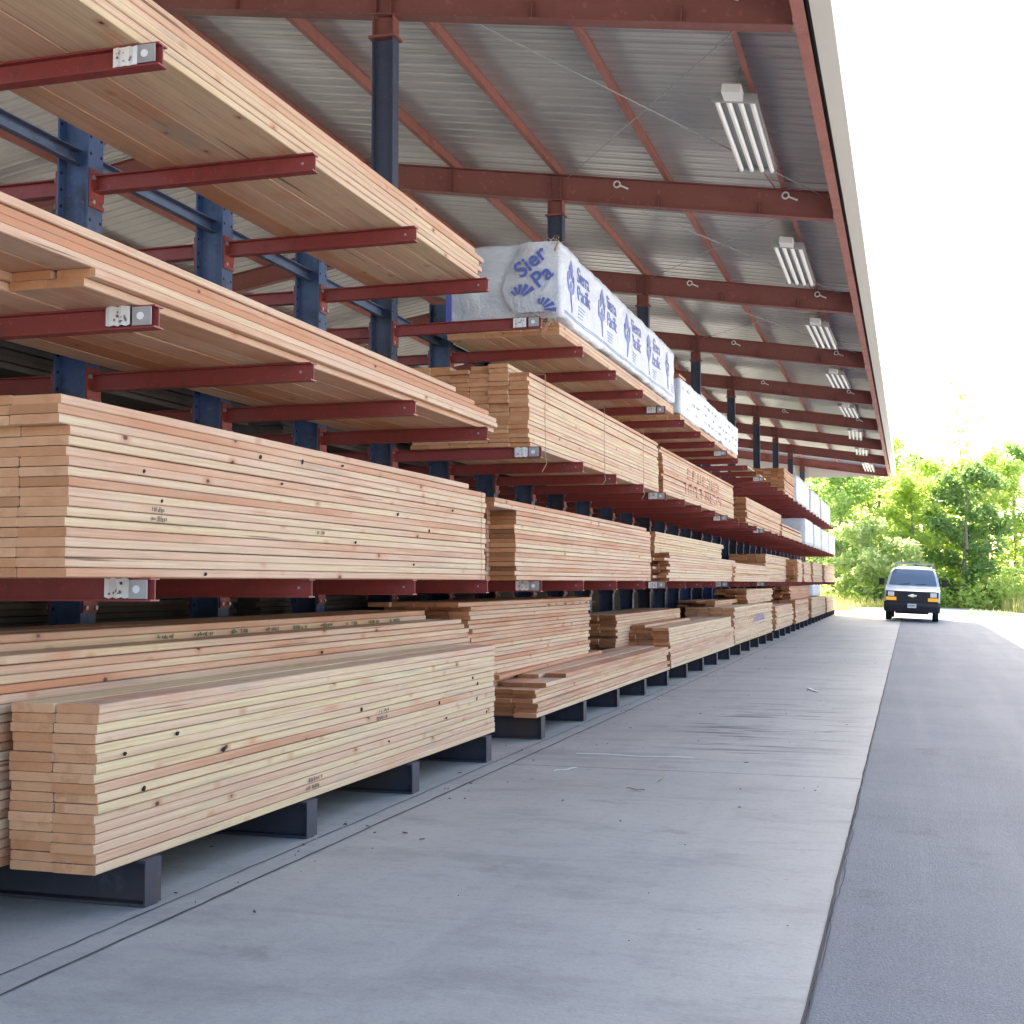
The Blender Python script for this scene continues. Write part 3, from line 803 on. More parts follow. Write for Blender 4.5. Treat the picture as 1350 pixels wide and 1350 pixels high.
b.build('loose_cover_wood', [M['wood'], M['end']], WC)

yd = Yp(1034, 3.3, 4.6)
stack('small stack of orange-brown boards on the highest arms before the far white packs', zA, 3.3, yd, Yp(1047, 3.3, 4.2), 18, 6, .19, hue=.3, seed=21, eh=0.3, detail=False, seg=1)
px = [1049, 1068, 1082, 1095]
for i in range(3):
    wrapped(f"{('nearest','middle','farthest')[i]} of three far white wrapped packs on the highest arms", zA, 3.28, Yp(px[i], 3.28, 4.5) + .2, Yp(px[i + 1], 3.28, 4.5) - .3, 1.2, .86 - .02 * i, '', 30 + i, detail=False, wood=False)
for i, pxx in enumerate((1000, 1016)):
    b = MB(); board(b, -.5, -.02, 0, 1.4, .001, .03, .3 + i * .2, (.9, .4, 1), 1); o = b.build('board_offcut', [M['wood'], M['end']]); o.location = (-3.26, Yp(pxx - 14, 3.27, 3.9), zA)
    tag(o, f"{('nearer','farther')[i]} pale board offcut lying on the bare stretch of highest arms", 'board')

# --- level 2
E = stack('long thin stack of pink boards on the middle arms, across the upper left', zB_, 3.30, Yp(75, 3.3, 2.8) - .75, Yp(654, 3.3, 2.75), 6, 6, .19, t=.0405, hue=.34, seed=31, indiv='all', endjit=.02, xjit=.012,
          rng=lambda L, c: (0.0 + (.98 if L < 2 and c < 2 else 0) + (.3 if L == 2 and c < 2 else 0), -.02 * L - (.9 if L == 5 else 0) - (.45 if L == 4 else 0) - (.12 if L == 3 else 0)))
yf1, yf2 = Yp(697, 3.33, 3.0), Yp(868, 3.33, 3.0)
def frng(L, c):
    if L == 18 and c in (0, 3): return None
    if L >= 17 and c == 0: return None
    return (-.02 * (c % 2) + (.04 if (L * 7 + c * 3) % 11 == 0 else 0), 0)
Fs = stack('tall yellow stack with many brown board ends showing, tied with cords, on the middle arms', zB_, 3.33, yf1, yf2, 19, 6, .19, hue=.74, seed=41, eh=0.62, indiv='all', rng=frng, endjit=.02, t=.0405)
strap(Fs, .55, .74, tail=.20); strap(Fs, 3.1, .74, tail=.14); strap(Fs, 5.4, .74, tail=.16)
yg1, yg2 = Yp(874, 3.3, 3.0), Yp(967, 3.3, 3.0)
G = stack('cream stack sprayed with red lettering on its side, on the middle arms', zB_, 3.3, yg1, yg2, 16, 5, .235, hue=.62, seed=51, eh=0.1, rng=lambda L, c: (.0 if L < 14 else -.2, 0), endjit=.03)
b = MB(); r = random.Random(12)
for row, (zz, n_) in enumerate(((.36, 7), (.13, 8))):
    for i in range(n_):
        y = 2.1 + i * .52 + row * -.2; hh, ww = .17, .30; th = .035
        kinds = [(0, 0, th, hh), (ww - th, 0, ww, hh), (0, hh - th, ww, hh), (0, 0, ww, th), (0, hh * .45, ww, hh * .45 + th)]
        for q in r.sample(kinds, 3): b.box(.007, .012, y + q[0], y + q[2], zz + q[1], zz + q[3])
b.build('red_lettering', M['redpaint'], G)
yh1 = Yp(984, 3.3, 3.0)
stack('cream stack with a brown near end on the middle arms, third along', zB_, 3.3, yh1, Yp(1030, 3.3, 3.0), 14, 5, .235, hue=.6, seed=61, eh=0.1, detail=False, seg=2, endjit=.04)
stack('brown board ends set behind the cream stack on the middle arms', zB_, 4.0, yh1 - 1.4, yh1 + 2.5, 15, 3, .19, hue=.2, seed=62, detail=False, seg=1, endjit=.05)
stack('low pale stack on the middle arms just before the far white packs', zB_, 3.25, Yp(1031, 3.25, 2.9), Yp(1057, 3.25, 2.9), 8, 5, .235, hue=.7, seed=63, detail=False, seg=1)
px = [1061, 1073, 1083, 1093, 1101]
for i in range(4):
    wrapped(f"{('nearest','second','third','farthest')[i]} of four far white wrapped packs on the middle arms", zB_, 3.25, Yp(px[i], 3.25, 3.2) + .15, Yp(px[i + 1], 3.25, 3.2) - .25, 1.25, .86 - .015 * i, '', 50 + i, detail=False, wood=False)

# --- level 1
yk1, yk2 = Yp(89, 3.28, 1.8), Yp(640, 3.28, 1.8)
K = stack('largest near stack of pink and cream boards, on the lowest arms at left', zC, 3.28, yk1, yk2, 18, 5, .235, t=.0415, hue=.60, seed=71, xjit=.003,
          rng=lambda L, c: (0 + (.0 if L < 15 else -.06), (-.42 if L == 17 else 0)), endjit=.008)
for i, (yy, zz) in enumerate(((.62, .257), (.60, .298), (2.35, .257))): stamp(K, yy, zz, .12, .026, 'stampink', 1 + i)
strap(K, yk2 - yk1 - .12, .70, w=.004)
yl1, yl2 = Yp(680, 3.28, 1.8), Yp(858, 3.28, 1.8)
Ls = stack('pink stack with a brown end column, second along the lowest arms', zC, 3.28, yl1, yl2, 17, 5, .235, hue=.48, seed=81, eh=0.12, endjit=.03,
           rng=lambda L, c: ((-.62 if L > 14 else (0 if c == 0 else -.1 * (c % 2))), (-.3 if L == 16 else 0)))
# third bay: tall yellow stack behind, lower cream one in front
ym1 = Yp(864, 3.55, 2.0)
stack('tall yellow stack with weathered top boards on the lowest arms, third along', zC, 3.56, ym1, Yp(952, 3.55, 2.0), 18, 4, .235, hue=.85, seed=91, eh=0.15, rng=lambda L, c: ((0, .0) if L < 16 else (.05, .25)), endjit=.03)
stack('brown ended boards tucked behind the yellow stack on the lowest arms', zC, 4.15, ym1 - 1.3, ym1 + 3, 17, 2, .19, hue=.2, seed=92, detail=False, seg=1, endjit=.06)
ym2 = Yp(884, 3.25, 1.6)
stack('low cream stack in front of the yellow one, stepped brown ends, lowest arms', zC, 3.25, ym2, Yp(969, 3.25, 1.6), 10, 2, .14, hue=.6, seed=93, eh=0.0, rng=lambda L, c: (-.45 if L % 3 == 1 else 0, 0), endjit=.15, t=.0405)
stack('brown ended stack with rough top on the lowest arms, past the yellow one', zC, 3.6, Yp(1009, 3.6, 2.0), Yp(1040, 3.6, 2.0), 18, 4, .235, hue=.66, seed=94, eh=0.35, detail=False, seg=2)
stack('grey-brown broad end boards behind, on the lowest arms past the yellow stack', zC, 3.9, Yp(1004, 3.9, 2.0), Yp(1012, 3.9, 2.0), 17, 3, .235, hue=.3, seed=95, detail=False, seg=1)
stack('low cream stack on the lowest arms in front of the brown ended one', zC, 3.22, Yp(968, 3.22, 1.6), Yp(1013, 3.22, 1.6), 10, 1, .3, hue=.65, seed=96, detail=False, seg=2, endjit=.2)
pp = [(1052, 1058), (1060, 1069), (1072, 1084), (1087, 1100)]
ll = ['narrow stack', 'short cream stack', 'gap-edged stack', 'last stack']
for i, (p0, p1) in enumerate(pp):
    stack(f"{ll[i]}, {ORD[i]} of four far ones at the end of the lowest arms", zC, 3.25, Yp(p0, 3.25, 1.8), Yp(p1, 3.25, 1.8), 17 - (i == 1) * 1, 5, .235, hue=.7, seed=100 + i, detail=False, seg=1, endjit=.1)
    stack(f"brown board ends before the {ORD[i]} of four far stacks, lowest arms", zC, 3.35 if i != 2 else 3.6, Yp(p0 - 2.5, 3.4, 1.8), Yp(p0, 3.25, 1.8) - .05, 16, 3, .235, hue=.1, seed=110 + i, detail=False, seg=1, endjit=.2)

# --- on the base beams
yp1, yp2 = Yp(129, 3.25, .95), Yp(652, 3.25, .9)
Ps = stack('pale yellow front stack on the base beams, nearest the camera at bottom left', BASE, 3.25, yp1, yp2, 17, 2, .21, t=.0415, hue=.84, seed=121, indiv='all', endjit=.012, xjit=.004)
for i, (yy, zz) in enumerate(((1.98, .05), (2.02, .092), (3.0, .34), (3.03, .382))): stamp(Ps, yy, zz, .16, .026, 'stampink', 7 + i)
t_ = .0415
knot_holes(Ps, [(.20, 11.5 * t_, .012, .009), (1.05, 9.5 * t_, .022, .013), (2.75, 10.45 * t_, .016, .014), (4.15, 8.5 * t_, .012, .013), (4.9, 11.5 * t_, .014, .010), (5.02, 11.5 * t_ - .05, .012, .013), (5.0, 7.5 * t_, .013, .014), (.62, 12.5 * t_, .016, .010), (3.2, 4.5 * t_, .012, .008), (4.3, 5.5 * t_, .016, .008), (5.25, 4.5 * t_, .010, .010), (.35, 7.4 * t_, .015, .012)])
knot_holes(K, [(1.65, 15.5 * t_, .016, .012), (2.15, 15.9 * t_, .010, .016), (.55, 11.5 * t_, .012, .009), (2.7, 16.5 * t_, .018, .007), (.7, 8.5 * t_, .010, .008), (3.6, 10.5 * t_, .014, .012), (4.2, 8.4 * t_, .010, .012), (1.1, .5 * t_, .012, .010), (4.7, 12.5 * t_, .016, .009), (2.9, 5.5 * t_, .014, .010), (3.9, 2.5 * t_, .010, .008), (1.9, 12.5 * t_, .014, .007)])
yq1, yq2 = 4.05, Yp(618, 3.72, 1.1)
Qs = stack('stack behind the pale front stack on the base beams, green stamped upper boards', BASE, 3.72, yq1, yq2, 24, 4, .20, t=.0408, hue=.42, seed=131, xjit=.008,
           rng=lambda L, c: None if (L > 21 and c == 0) else (0, -.55 if L > 21 else (-.15 if L > 19 else 0)))
for i in range(9): stamp(Qs, 2.2 + i * .42, 22 * .0408 + .006, .20, .028, 'greenink', 20 + i, -.192)
yr1, yr2 = Yp(600, 3.72, 1.1) + .4, Yp(777, 3.72, 1.1)
knot_holes(Qs, [(1.9, 16.5 * .0408, .08, .006), (2.35, 15.5 * .0408, .03, .010), (3.1, 15.5 * .0408, .016, .012), (1.3, 14.4 * .0408, .12, .007), (3.9, 18.5 * .0408, .018, .010), (4.6, 17.5 * .0408, .014, .012)])
Rs = stack('second rear stack on the base beams, orange top boards above pink ones', BASE, 3.72, yr1, yr2, 26, 4, .20, t=.0400, hue=.44, seed=141, xjit=.008, endjit=.04,
           rng=lambda L, c: (-.35 if L > 24 else 0, .10 if L > 24 else 0))
for i in range(7): stamp(Rs, 2.6 + i * .34, 24 * .04 + .006, .11, .025, 'stampink', 40 + i)
ys1, ys2 = Yp(705, 3.25, .4), Yp(881, 3.25, .45)
def srng(L, c):
    if L == 7 and c == 0: return (1.0, -.05)
    return ([.0, .02, -.02, .01, .12, .0, .30, .9][L] + .05 * c, -.1 + .04 * L - (.6 if L < 2 else 0) * 0)
Ss = stack('low stack with ragged brown near ends on the base beams beside the pavement', BASE, 3.25, ys1, ys2, 8, 3, .215, t=.0405, hue=.52, seed=151, eh=0.02, rng=srng, endjit=.07, xjit=.02, indiv='all')
o = MB(); board(o, -.15, 0, 0, 4.6, 0, .038, .37, (.2, .3, .2), 6, 0, .003); o = o.build('loose_board', [M['wood'], M['end']]); o.location = (-3.62, ys1 + .10, BASE + 8 * .0405 + .002); o.rotation_euler = (0, 0, .02)
tag(o, 'loose brown board lying on top of the low ragged stack', 'board')
# boards leaning behind, darker
yt = Yp(808, 3.9, 1.0)
stack('orange ended stack behind the low ragged stack on the base beams', BASE, 3.85, yt, Yp(897, 3.85, 1.0), 19, 3, .235, hue=.72, seed=161, eh=0.02, endjit=.08, rng=lambda L, c: (.0 if L < 17 else -.1, 0))
stack('dark brown board piles showing their ends, beside the orange ended stack', BASE, 3.60, yt + 1.0, yt + 5.0, 15, 2, .19, hue=.05, seed=162, eh=-0.2, detail=True, endjit=.12, seg=2, indiv='all', xjit=.02)
yu1, yu2 = Yp(884, 3.25, .5), Yp(967, 3.25, .5)
stack('lower yellow stack right by the pavement, a brown ended pile resting above', BASE, 3.25, yu1, yu2, 9, 3, .235, hue=.75, seed=171, eh=0.25, endjit=.03)
stack('upper pile with brown ends resting on the lower yellow stack', BASE + .366, 3.28, yu1 + .05, yu2 - .1, 5, 3, .235, hue=.6, seed=172, eh=0.0, endjit=.05)
yv1 = Yp(968, 3.25, .6)
V = stack('pale stack with purple marks on its side, fourth along the pavement', BASE, 3.25, yv1, Yp(1018, 3.25, .6), 18, 4, .235, hue=.75, seed=181, detail=False, seg=2)
b = MB(); r = random.Random(3)
for i in range(14): b.box(.008, .013, 3.2 + i * .16, 3.2 + i * .16 + r.uniform(.03, .1), .28 + r.uniform(0, .1), .45 + r.uniform(0, .12))
b.build('purple_mark', plain('purple_spray', (.42, .34, .58), .7, 0, .4, 20, .5, 0), V)
stack('reddish loose boards heaped on the rear of the base beams past the orange stack', BASE, 3.7, Yp(945, 3.7, 1.1), Yp(968, 3.7, 1.1), 21, 4, .19, hue=.15, seed=182, detail=False, seg=1, endjit=.4)
stack('pale stack topped by a thin reddish pile, under the lowest arms', BASE + .735, 3.5, Yp(985, 3.5, 1.2), Yp(1018, 3.5, 1.2), 8, 3, .235, hue=.6, seed=183, eh=0.2, detail=False, seg=1, endjit=.3)
stack('thin slanting boards on top of the orange ended stack area', BASE + 19 * .0408 + .003, 3.75, Yp(905, 3.75, 1.0), Yp(965, 3.75, 1.0), 2, 3, .19, hue=.2, seed=184, detail=False, seg=2, endjit=.5) if False else None
far = [(1023, 1045, 15, .7, 'cream stack behind the purple marked one along the pavement'), (1049, 1066, 17, .55, 'far pale stack under a heap of reddish boards'),
       (1070, 1088, 18, .7, 'far cream stack next to last along the pavement'), (1090, 1099, 15, .75, 'last cream stack at the far end of the pavement side')]
for i, (p0, p1, n_, h_, lb) in enumerate(far):
    stack(lb, BASE, 3.25, Yp(p0, 3.25, .6), Yp(p1, 3.25, .6), n_, 5, .235, hue=h_, seed=190 + i, detail=False, seg=1, endjit=.1)
    if i < 3: stack(f"brown board ends at the near side of the {('cream','heaped','next-to-last')[i]} far stack", BASE, 3.45, Yp(p0 - 3, 3.45, .6), Yp(p0, 3.25, .6) - .05, n_ - 2, 4, .19, hue=.0, seed=200 + i, detail=False, seg=1, endjit=.2)
stack('heap of reddish boards on top of the far pale stack', BASE + .70, 3.4, Yp(1042, 3.4, 1.1), Yp(1068, 3.4, 1.1), 10, 4, .235, hue=.0, seed=210, detail=False, seg=1, endjit=.5)
wrapped('small white wrapped bundle standing low under the far end of the lowest arms', BASE + .74, 3.3, Yp(1071, 3.3, 1.1), Yp(1082, 3.3, 1.1), .9, .42, '', 77, detail=False, wood=False)
# rear side of the rack: dark colour and height chosen to shade the gaps
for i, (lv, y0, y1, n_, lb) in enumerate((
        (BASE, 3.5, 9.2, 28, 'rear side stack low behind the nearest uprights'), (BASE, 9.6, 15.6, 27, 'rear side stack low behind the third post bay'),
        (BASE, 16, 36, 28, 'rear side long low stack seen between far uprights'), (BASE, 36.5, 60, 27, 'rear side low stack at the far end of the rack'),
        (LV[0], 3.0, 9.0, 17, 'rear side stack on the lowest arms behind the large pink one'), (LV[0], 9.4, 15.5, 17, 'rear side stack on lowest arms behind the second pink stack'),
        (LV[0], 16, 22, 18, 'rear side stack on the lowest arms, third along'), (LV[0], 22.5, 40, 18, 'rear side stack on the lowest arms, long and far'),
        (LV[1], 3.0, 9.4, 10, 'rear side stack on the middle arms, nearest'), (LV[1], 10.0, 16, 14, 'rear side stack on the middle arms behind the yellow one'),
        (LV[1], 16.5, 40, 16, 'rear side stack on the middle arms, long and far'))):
    stack(lb, lv, 5.05, y0, y1, n_, 5, .235, hue=.4, seed=300 + i, detail=False, seg=1, mats=[M['shadewood'], M['shadewood']], group='lumber stacks on the rear side of the rack')

# litter on the pavement
def strip(name, lab, p0, p1, w, mat, z=.006):
    p0, p1 = Vector(p0), Vector(p1); b = MB(); n = 8; d = (p1 - p0) / n; s = Vector((-d.y, d.x)).normalized() * w
    for i in range(n):
        a, c = p0 + d * i, p0 + d * (i + 1); oz = lambda q: z + .004 * math.sin(q * 1.1) + .004
        b.mesh([(a.x - s.x, a.y - s.y, oz(i)), (a.x + s.x, a.y + s.y, oz(i)), (c.x + s.x, c.y + s.y, oz(i + 1)), (c.x - s.x, c.y - s.y, oz(i + 1)),
                (a.x - s.x, a.y - s.y, oz(i) + .003), (a.x + s.x, a.y + s.y, oz(i) + .003), (c.x + s.x, c.y + s.y, oz(i + 1) + .003), (c.x - s.x, c.y - s.y, oz(i + 1) + .003)],
               [(0,3,2,1), (4,5,6,7), (0,1,5,4), (1,2,6,5), (2,3,7,6), (3,0,4,7)])
    return tag(b.build(name, M[mat]), lab, 'litter')
def gp(px_, py_):
    """ground point seen at a photo pixel"""
    u, v = px_ - CX, CY - py_
    d = Vector((u * cs - F * ct * sn + v * st_ * sn, u * sn + F * ct * cs - v * st_ * cs, F * st_ + v * ct))
    t = -H / d.z
    return (d.x * t, d.y * t)
strip('lath_strip', 'long thin white strip lying across the concrete', gp(760, 995), gp(915, 1001), .009, 'white')
strip('lath_strip', 'short white sliver lying left of the long strip', gp(730, 1018), gp(760, 1014), .006, 'white')
strip('wood_splinter', 'pale splinter lying near the middle of the concrete', gp(869, 1031), gp(876, 1025), .006, 'twine')
strip('wood_splinter', 'pale bent sliver lying far along the concrete', gp(1065, 908), gp(1078, 913), .02, 'white')
strip('wood_splinter', 'thin dark splinter lying below the long white strip', gp(826, 1041), gp(850, 1044), .005, 'ink')
b = MB(); r = random.Random(9)
for i in range(230):
    x = r.uniform(-3.2, -.5) if r.random() < .4 else r.gauss(-3.05, .25); y = r.uniform(5, 26); s = abs(r.gauss(0, .0035)) + .0012; a = r.uniform(0, 3.1)
    if x > -.5: continue
    mt = Matrix.Translation((x, y, .005)) @ Matrix.Rotation(a, 4, 'Z')
    b.box(-s * 1.8, s * 1.8, -s * .5, s * .5, 0, .004, r.choice((0, 0, 1)), None, mt)
tag(b.build('wood_debris', [M['ink'], M['twine']]), 'tiny dark and pale chips scattered over the concrete', 'debris', kind='stuff')

# ------------------------------------------------------------------ the van
van = empty('parked_van', (0.02, 50.9, 0))
VM = {'paint': plain('white_van_paint', (.66, .70, .76), .28, 0, .02, 3, .6, 0), 'black': plain('black_bumper_plastic', (.020, .020, .028), .5, 0, .1),
      'grille': plain('dark_grille', (.012, .013, .02), .4, 0, .1), 'rim': plain('steel_wheel', (.35, .36, .38), .4, .6, .1),
      'amber': plain('amber_lens', (.95, .42, .03), .2, 0, .05, 9, .6, 0), 'chrome': plain('chrome', (.85, .85, .86), .15, 1.0, .02, 9, .5, 0)}
VM['amber'].node_tree.nodes['Principled BSDF'].inputs['Emission Color'].default_value = (1, .42, .03, 1); VM['amber'].node_tree.nodes['Principled BSDF'].inputs['Emission Strength'].default_value = .10
k = NT('windscreen_glass'); k.base((.10, .15, .21), .05, 0, 1.0); VM['glass'] = k.m  # opaque glass, sky reflection partly put into its blue-grey base
k = NT('headlamp_lens'); k.base((.72, .74, .76), .12, .3, .8); VM['lens'] = k.m
W2 = .985
def hw(z):                                              # half width of the body at height z
    if z < 1.15: return W2 - .02 * max(0, .5 - z)
    return W2 - .235 * ((z - 1.15) / .95) ** 1.25
outline = [(.10, .42), (.06, .60), (.05, .95), (.10, 1.10), (.30, 1.17), (.62, 1.25), (.80, 1.31), (.98, 1.50), (1.18, 1.72), (1.36, 1.90), (1.52, 1.985), (1.80, 2.03),
           (2.6, 2.065), (4.2, 2.065), (5.2, 2.04), (5.50, 1.98), (5.60, 1.7), (5.66, 1.1), (5.66, .46), (5.05, .40)]
def arch(cy_, r_=.42):
    return [(cy_ + r_ * math.cos(t), .38 + r_ * math.sin(t)) for t in [math.pi * q / 10 for q in range(0, 11)]]
outline += arch(4.45) + [(3.9, .38), (1.5, .38)] + arch(.98)
b = MB(); S = [-1, -.985, -.90, -.6, 0, .6, .90, .985, 1]
n = len(outline); vs = []
for s_ in S:
    e = max(0, abs(s_) - .6) / .4; ed = e ** 4
    for (yy, zz) in outline:
        top = max(0, min(1, (zz - 1.7) / .3)); frt = max(0, min(1, (1.0 - yy) / .9))
        vs.append((s_ * hw(zz), yy + (.07 * ed + .05 * s_ * s_) * frt, zz - .09 * ed * top - .02 * s_ * s_ * top))
fs = []
for a_ in range(len(S) - 1):
    for q in range(n): fs.append((a_ * n + q, a_ * n + (q + 1) % n, (a_ + 1) * n + (q + 1) % n, (a_ + 1) * n + q))
fs.append(tuple(range(n - 1, -1, -1))); fs.append(tuple(range((len(S) - 1) * n, len(S) * n)))
b.mesh(vs, fs, 0, None, False)
body = b.build('body', VM['paint'], van)
def panel(name, pts, th, mat, parent=van, off=(0, -1, 0)):
    """thick panel through 3-D points, raised along off"""
    o3 = Vector(off).normalized() * th; m = len(pts)
    vs = [Vector(p) - o3 * .6 for p in pts] + [Vector(p) + o3 for p in pts]
    b = MB(); b.mesh(vs, [tuple(range(m)), tuple(range(2 * m - 1, m - 1, -1))] + [(i, i + m, (i + 1) % m + m, (i + 1) % m) for i in range(m)])
    return b.build(name, mat, parent)
def body_y(z, s_):
    fr_ = [p for p in outline if p[0] <= 1.6 and p[1] >= .42][:12]
    for (ya, za), (yb, zb) in zip(fr_, fr_[1:]):
        if za <= z <= zb: yy = ya + (yb - ya) * (z - za) / (zb - za); break
    else: yy = 1.5
    e = max(0, abs(s_) - .6) / .4
    return yy + (.07 * e ** 4 + .05 * s_ * s_) * max(0, min(1, (1.0 - yy) / .9))
def ws(x_, t):                                          # point on the screen: x share, height share
    z = 1.335 + (1.93 - 1.335) * t; s_ = x_ * .90
    return (s_ * hw(z), body_y(z, s_) - .022, z + .006 - .09 * (max(0, abs(s_) - .6) / .4) ** 4 * max(0, (z - 1.7) / .3))
b = MB(); nx_, nz_ = 10, 5
vs = [ws(-1 + 2 * i / nx_, j / nz_) for j in range(nz_ + 1) for i in range(nx_ + 1)]
b.mesh(vs, [(j * (nx_ + 1) + i, j * (nx_ + 1) + i + 1, (j + 1) * (nx_ + 1) + i + 1, (j + 1) * (nx_ + 1) + i) for j in range(nz_) for i in range(nx_)], 0, None, True)
scr = b.build('windscreen', VM['glass'], van)
b = MB()
for x0_ in (-.55, .12):
    p_, q_ = Vector(ws(x0_, .02)), Vector(ws(x0_ + .42, .10)); b.tube(p_ + Vector((0, -.02, .0)), q_ + Vector((0, -.02, 0)), .009, n=5)
b.build('wiper', M['dark'], scr)
# front: black grille panel, lamps, bumper, plate
b = MB(); b.box(-.93, .93, .015, .10, .72, 1.115); g_ = b.build('grille', VM['grille'], van)
b = MB()
for z in (.80, .875, 1.03): b.box(-.60, .60, -.004, .016, z, z + .022)
b.box(-.62, .62, -.012, .012, .925, .985); b.build('grille_bar', VM['black'], g_)
b = MB()                                                # cross-shaped badge
b.mesh([(x, y, z) for y in (-.03, -.011) for (x, z) in ((-.145, .922), (-.055, .922), (-.055, .897), (.055, .897), (.055, .922), (.145, .922), (.165, .985), (.06, .985), (.06, 1.012), (-.06, 1.012), (-.06, .985), (-.125, .985))],
       [tuple(range(12)), tuple(range(23, 11, -1))] + [(i, i + 12, (i + 1) % 12 + 12, (i + 1) % 12) for i in range(12)])
b.build('badge', VM['chrome'], g_)
for s_ in (-1, 1):
    b = MB(); b.box(s_ * .64, s_ * .87, -.006, .03, .915, 1.075); b.build('headlight', VM['lens'], van)
    b = MB(); b.box(s_ * .56, s_ * .925, -.006, .04, .76, .885); b.build('turn_signal', VM['amber'], van)
b = MB()
sec = [(-.045, .50), (-.06, .58), (-.055, .69), (-.02, .72), (.12, .72), (.12, .36), (.0, .34), (-.02, .42)]
vs = []
for s_ in (-1, -.9, 0, .9, 1):
    for (yy, zz) in sec: vs.append((s_ * 1.0, yy + .09 * abs(s_) ** 6 + .02 * s_ * s_, zz))
m_ = len(sec); fs = [(a_ * m_ + q, a_ * m_ + (q + 1) % m_, (a_ + 1) * m_ + (q + 1) % m_, (a_ + 1) * m_ + q) for a_ in range(4) for q in range(m_)]
fs += [tuple(range(m_ - 1, -1, -1)), tuple(range(4 * m_, 5 * m_))]
b.mesh(vs, fs); bump_ = b.build('bumper', VM['black'], van)
b = MB(); b.box(-.155, .155, -.085, -.06, .50, .655); pl = b.build('number_plate', VM['lens'], bump_)
b = MB()
for i in range(6): b.box(-.12 + i * .042, -.12 + i * .042 + .025, -.089, -.0855, .55, .61)
b.build('plate_marks', M['ink'], bump_)
for s_ in (-1, 1):
    b = MB(); b.tube((s_ * .93, 1.05, 1.36), (s_ * 1.09, 1.02, 1.40), .022, n=6)
    vs, fs = gridbox(3, 2, 3, lambda i, j, k_: (s_ * (1.03 + .20 * i), .97 + .09 * j - .02 * math.sin(i * 3.1), 1.31 + .25 * k_ - .015 * abs(i - .5)))
    b.mesh(vs, fs); b.build('side_mirror', M['dark'], van)
    for j, (ya_, yb_) in enumerate(((1.28, 2.15), (2.3, 3.3), (3.45, 4.45))):
        za_, zb_ = 1.38, 1.86
        pts = [(s_ * (hw(za_) + .004), ya_ - (.28 if j == 0 else 0), za_), (s_ * (hw(za_) + .004), yb_, za_), (s_ * (hw(zb_) + .004), yb_, zb_), (s_ * (hw(zb_) + .004), ya_ + (.12 if j == 0 else 0), zb_)]
        if j == 0: panel('side_window', pts, .006, VM['glass'], van, (s_, 0, .2))
    for cy_ in (.98, 4.45):
        w_ = empty('wheel', (s_ * .84, cy_, .375)); w_.parent = van
        b = MB(); prof = [(-.11, .24), (-.115, .34), (-.09, .37), (.09, .37), (.115, .34), (.11, .24)]; N2 = 24; vs = []
        for q in range(N2):
            t = math.tau * q / N2
            for (xx, rr) in prof: vs.append((xx, rr * math.cos(t), rr * math.sin(t)))
        fs = [(q * 6 + i, q * 6 + (i + 1) % 6, ((q + 1) % N2) * 6 + (i + 1) % 6, ((q + 1) % N2) * 6 + i) for q in range(N2) for i in range(6)]
        b.mesh(vs, fs, 0, None, True); b.build('tyre', M['dark'], w_)
        b = MB(); b.tube((-.08, 0, 0), (.085, 0, 0), .242, n=20); b.tube((s_ * .085, 0, 0), (s_ * .11, 0, 0), .08, n=12); b.build('rim', VM['rim'], w_)
b = MB()
for y in (1.9, 3.3, 4.7):
    b.box(-.70, .70, y - .02, y + .02, 2.16, 2.19)
    for x in (-.68, .68): b.box(x - .02, x + .02, y - .03, y + .03, 1.97, 2.16)
for x in (-.70, .70): b.box(x - .02, x + .02, 1.75, 4.85, 2.165, 2.20)
b.build('roof_rack', M['galv'], van)
b = MB(); b.box(-.60, .60, .25, 5.4, .27, .40); b.build('underbody', M['dark'], van)
van.rotation_euler = (0, .045, -.015); van.location.z = -.018
tag(van, 'white work van with black bumper and amber turn signals, facing the camera', 'van')

# ------------------------------------------------------------------ trees and verge
LM = [leaf_material('bright_leaf', (.28, .39, .08), (.48, .60, .18), .6), leaf_material('mid_leaf', (.20, .32, .09), (.38, .52, .19), .6),
      leaf_material('pale_leaf', (.30, .40, .15), (.50, .58, .28), .55), leaf_material('dark_leaf', (.11, .20, .06), (.24, .36, .13), .55)]  # leaf colours lightened in place of haze
def leaves(b, c, rad, n, size, r, squash=.8):
    for _ in range(n):
        d = Vector((r.gauss(0, 1), r.gauss(0, 1), r.gauss(0, 1))).normalized() * rad * r.random() ** .38
        p = c + Vector((d.x, d.y, d.z * squash)); s = size * r.uniform(.6, 1.3)
        u = Vector((r.gauss(0, 1), r.gauss(0, 1), r.gauss(0, .7))).normalized(); w = u.cross(Vector((r.gauss(0, 1), r.gauss(0, 1), r.gauss(0, 1)))).normalized()
        col = (min(1, max(0, r.gauss(.5, .25))), 0, 0)
        b.poly([p - u * s, p + w * s * .45, p + u * s, p - w * s * .45], 0, col)
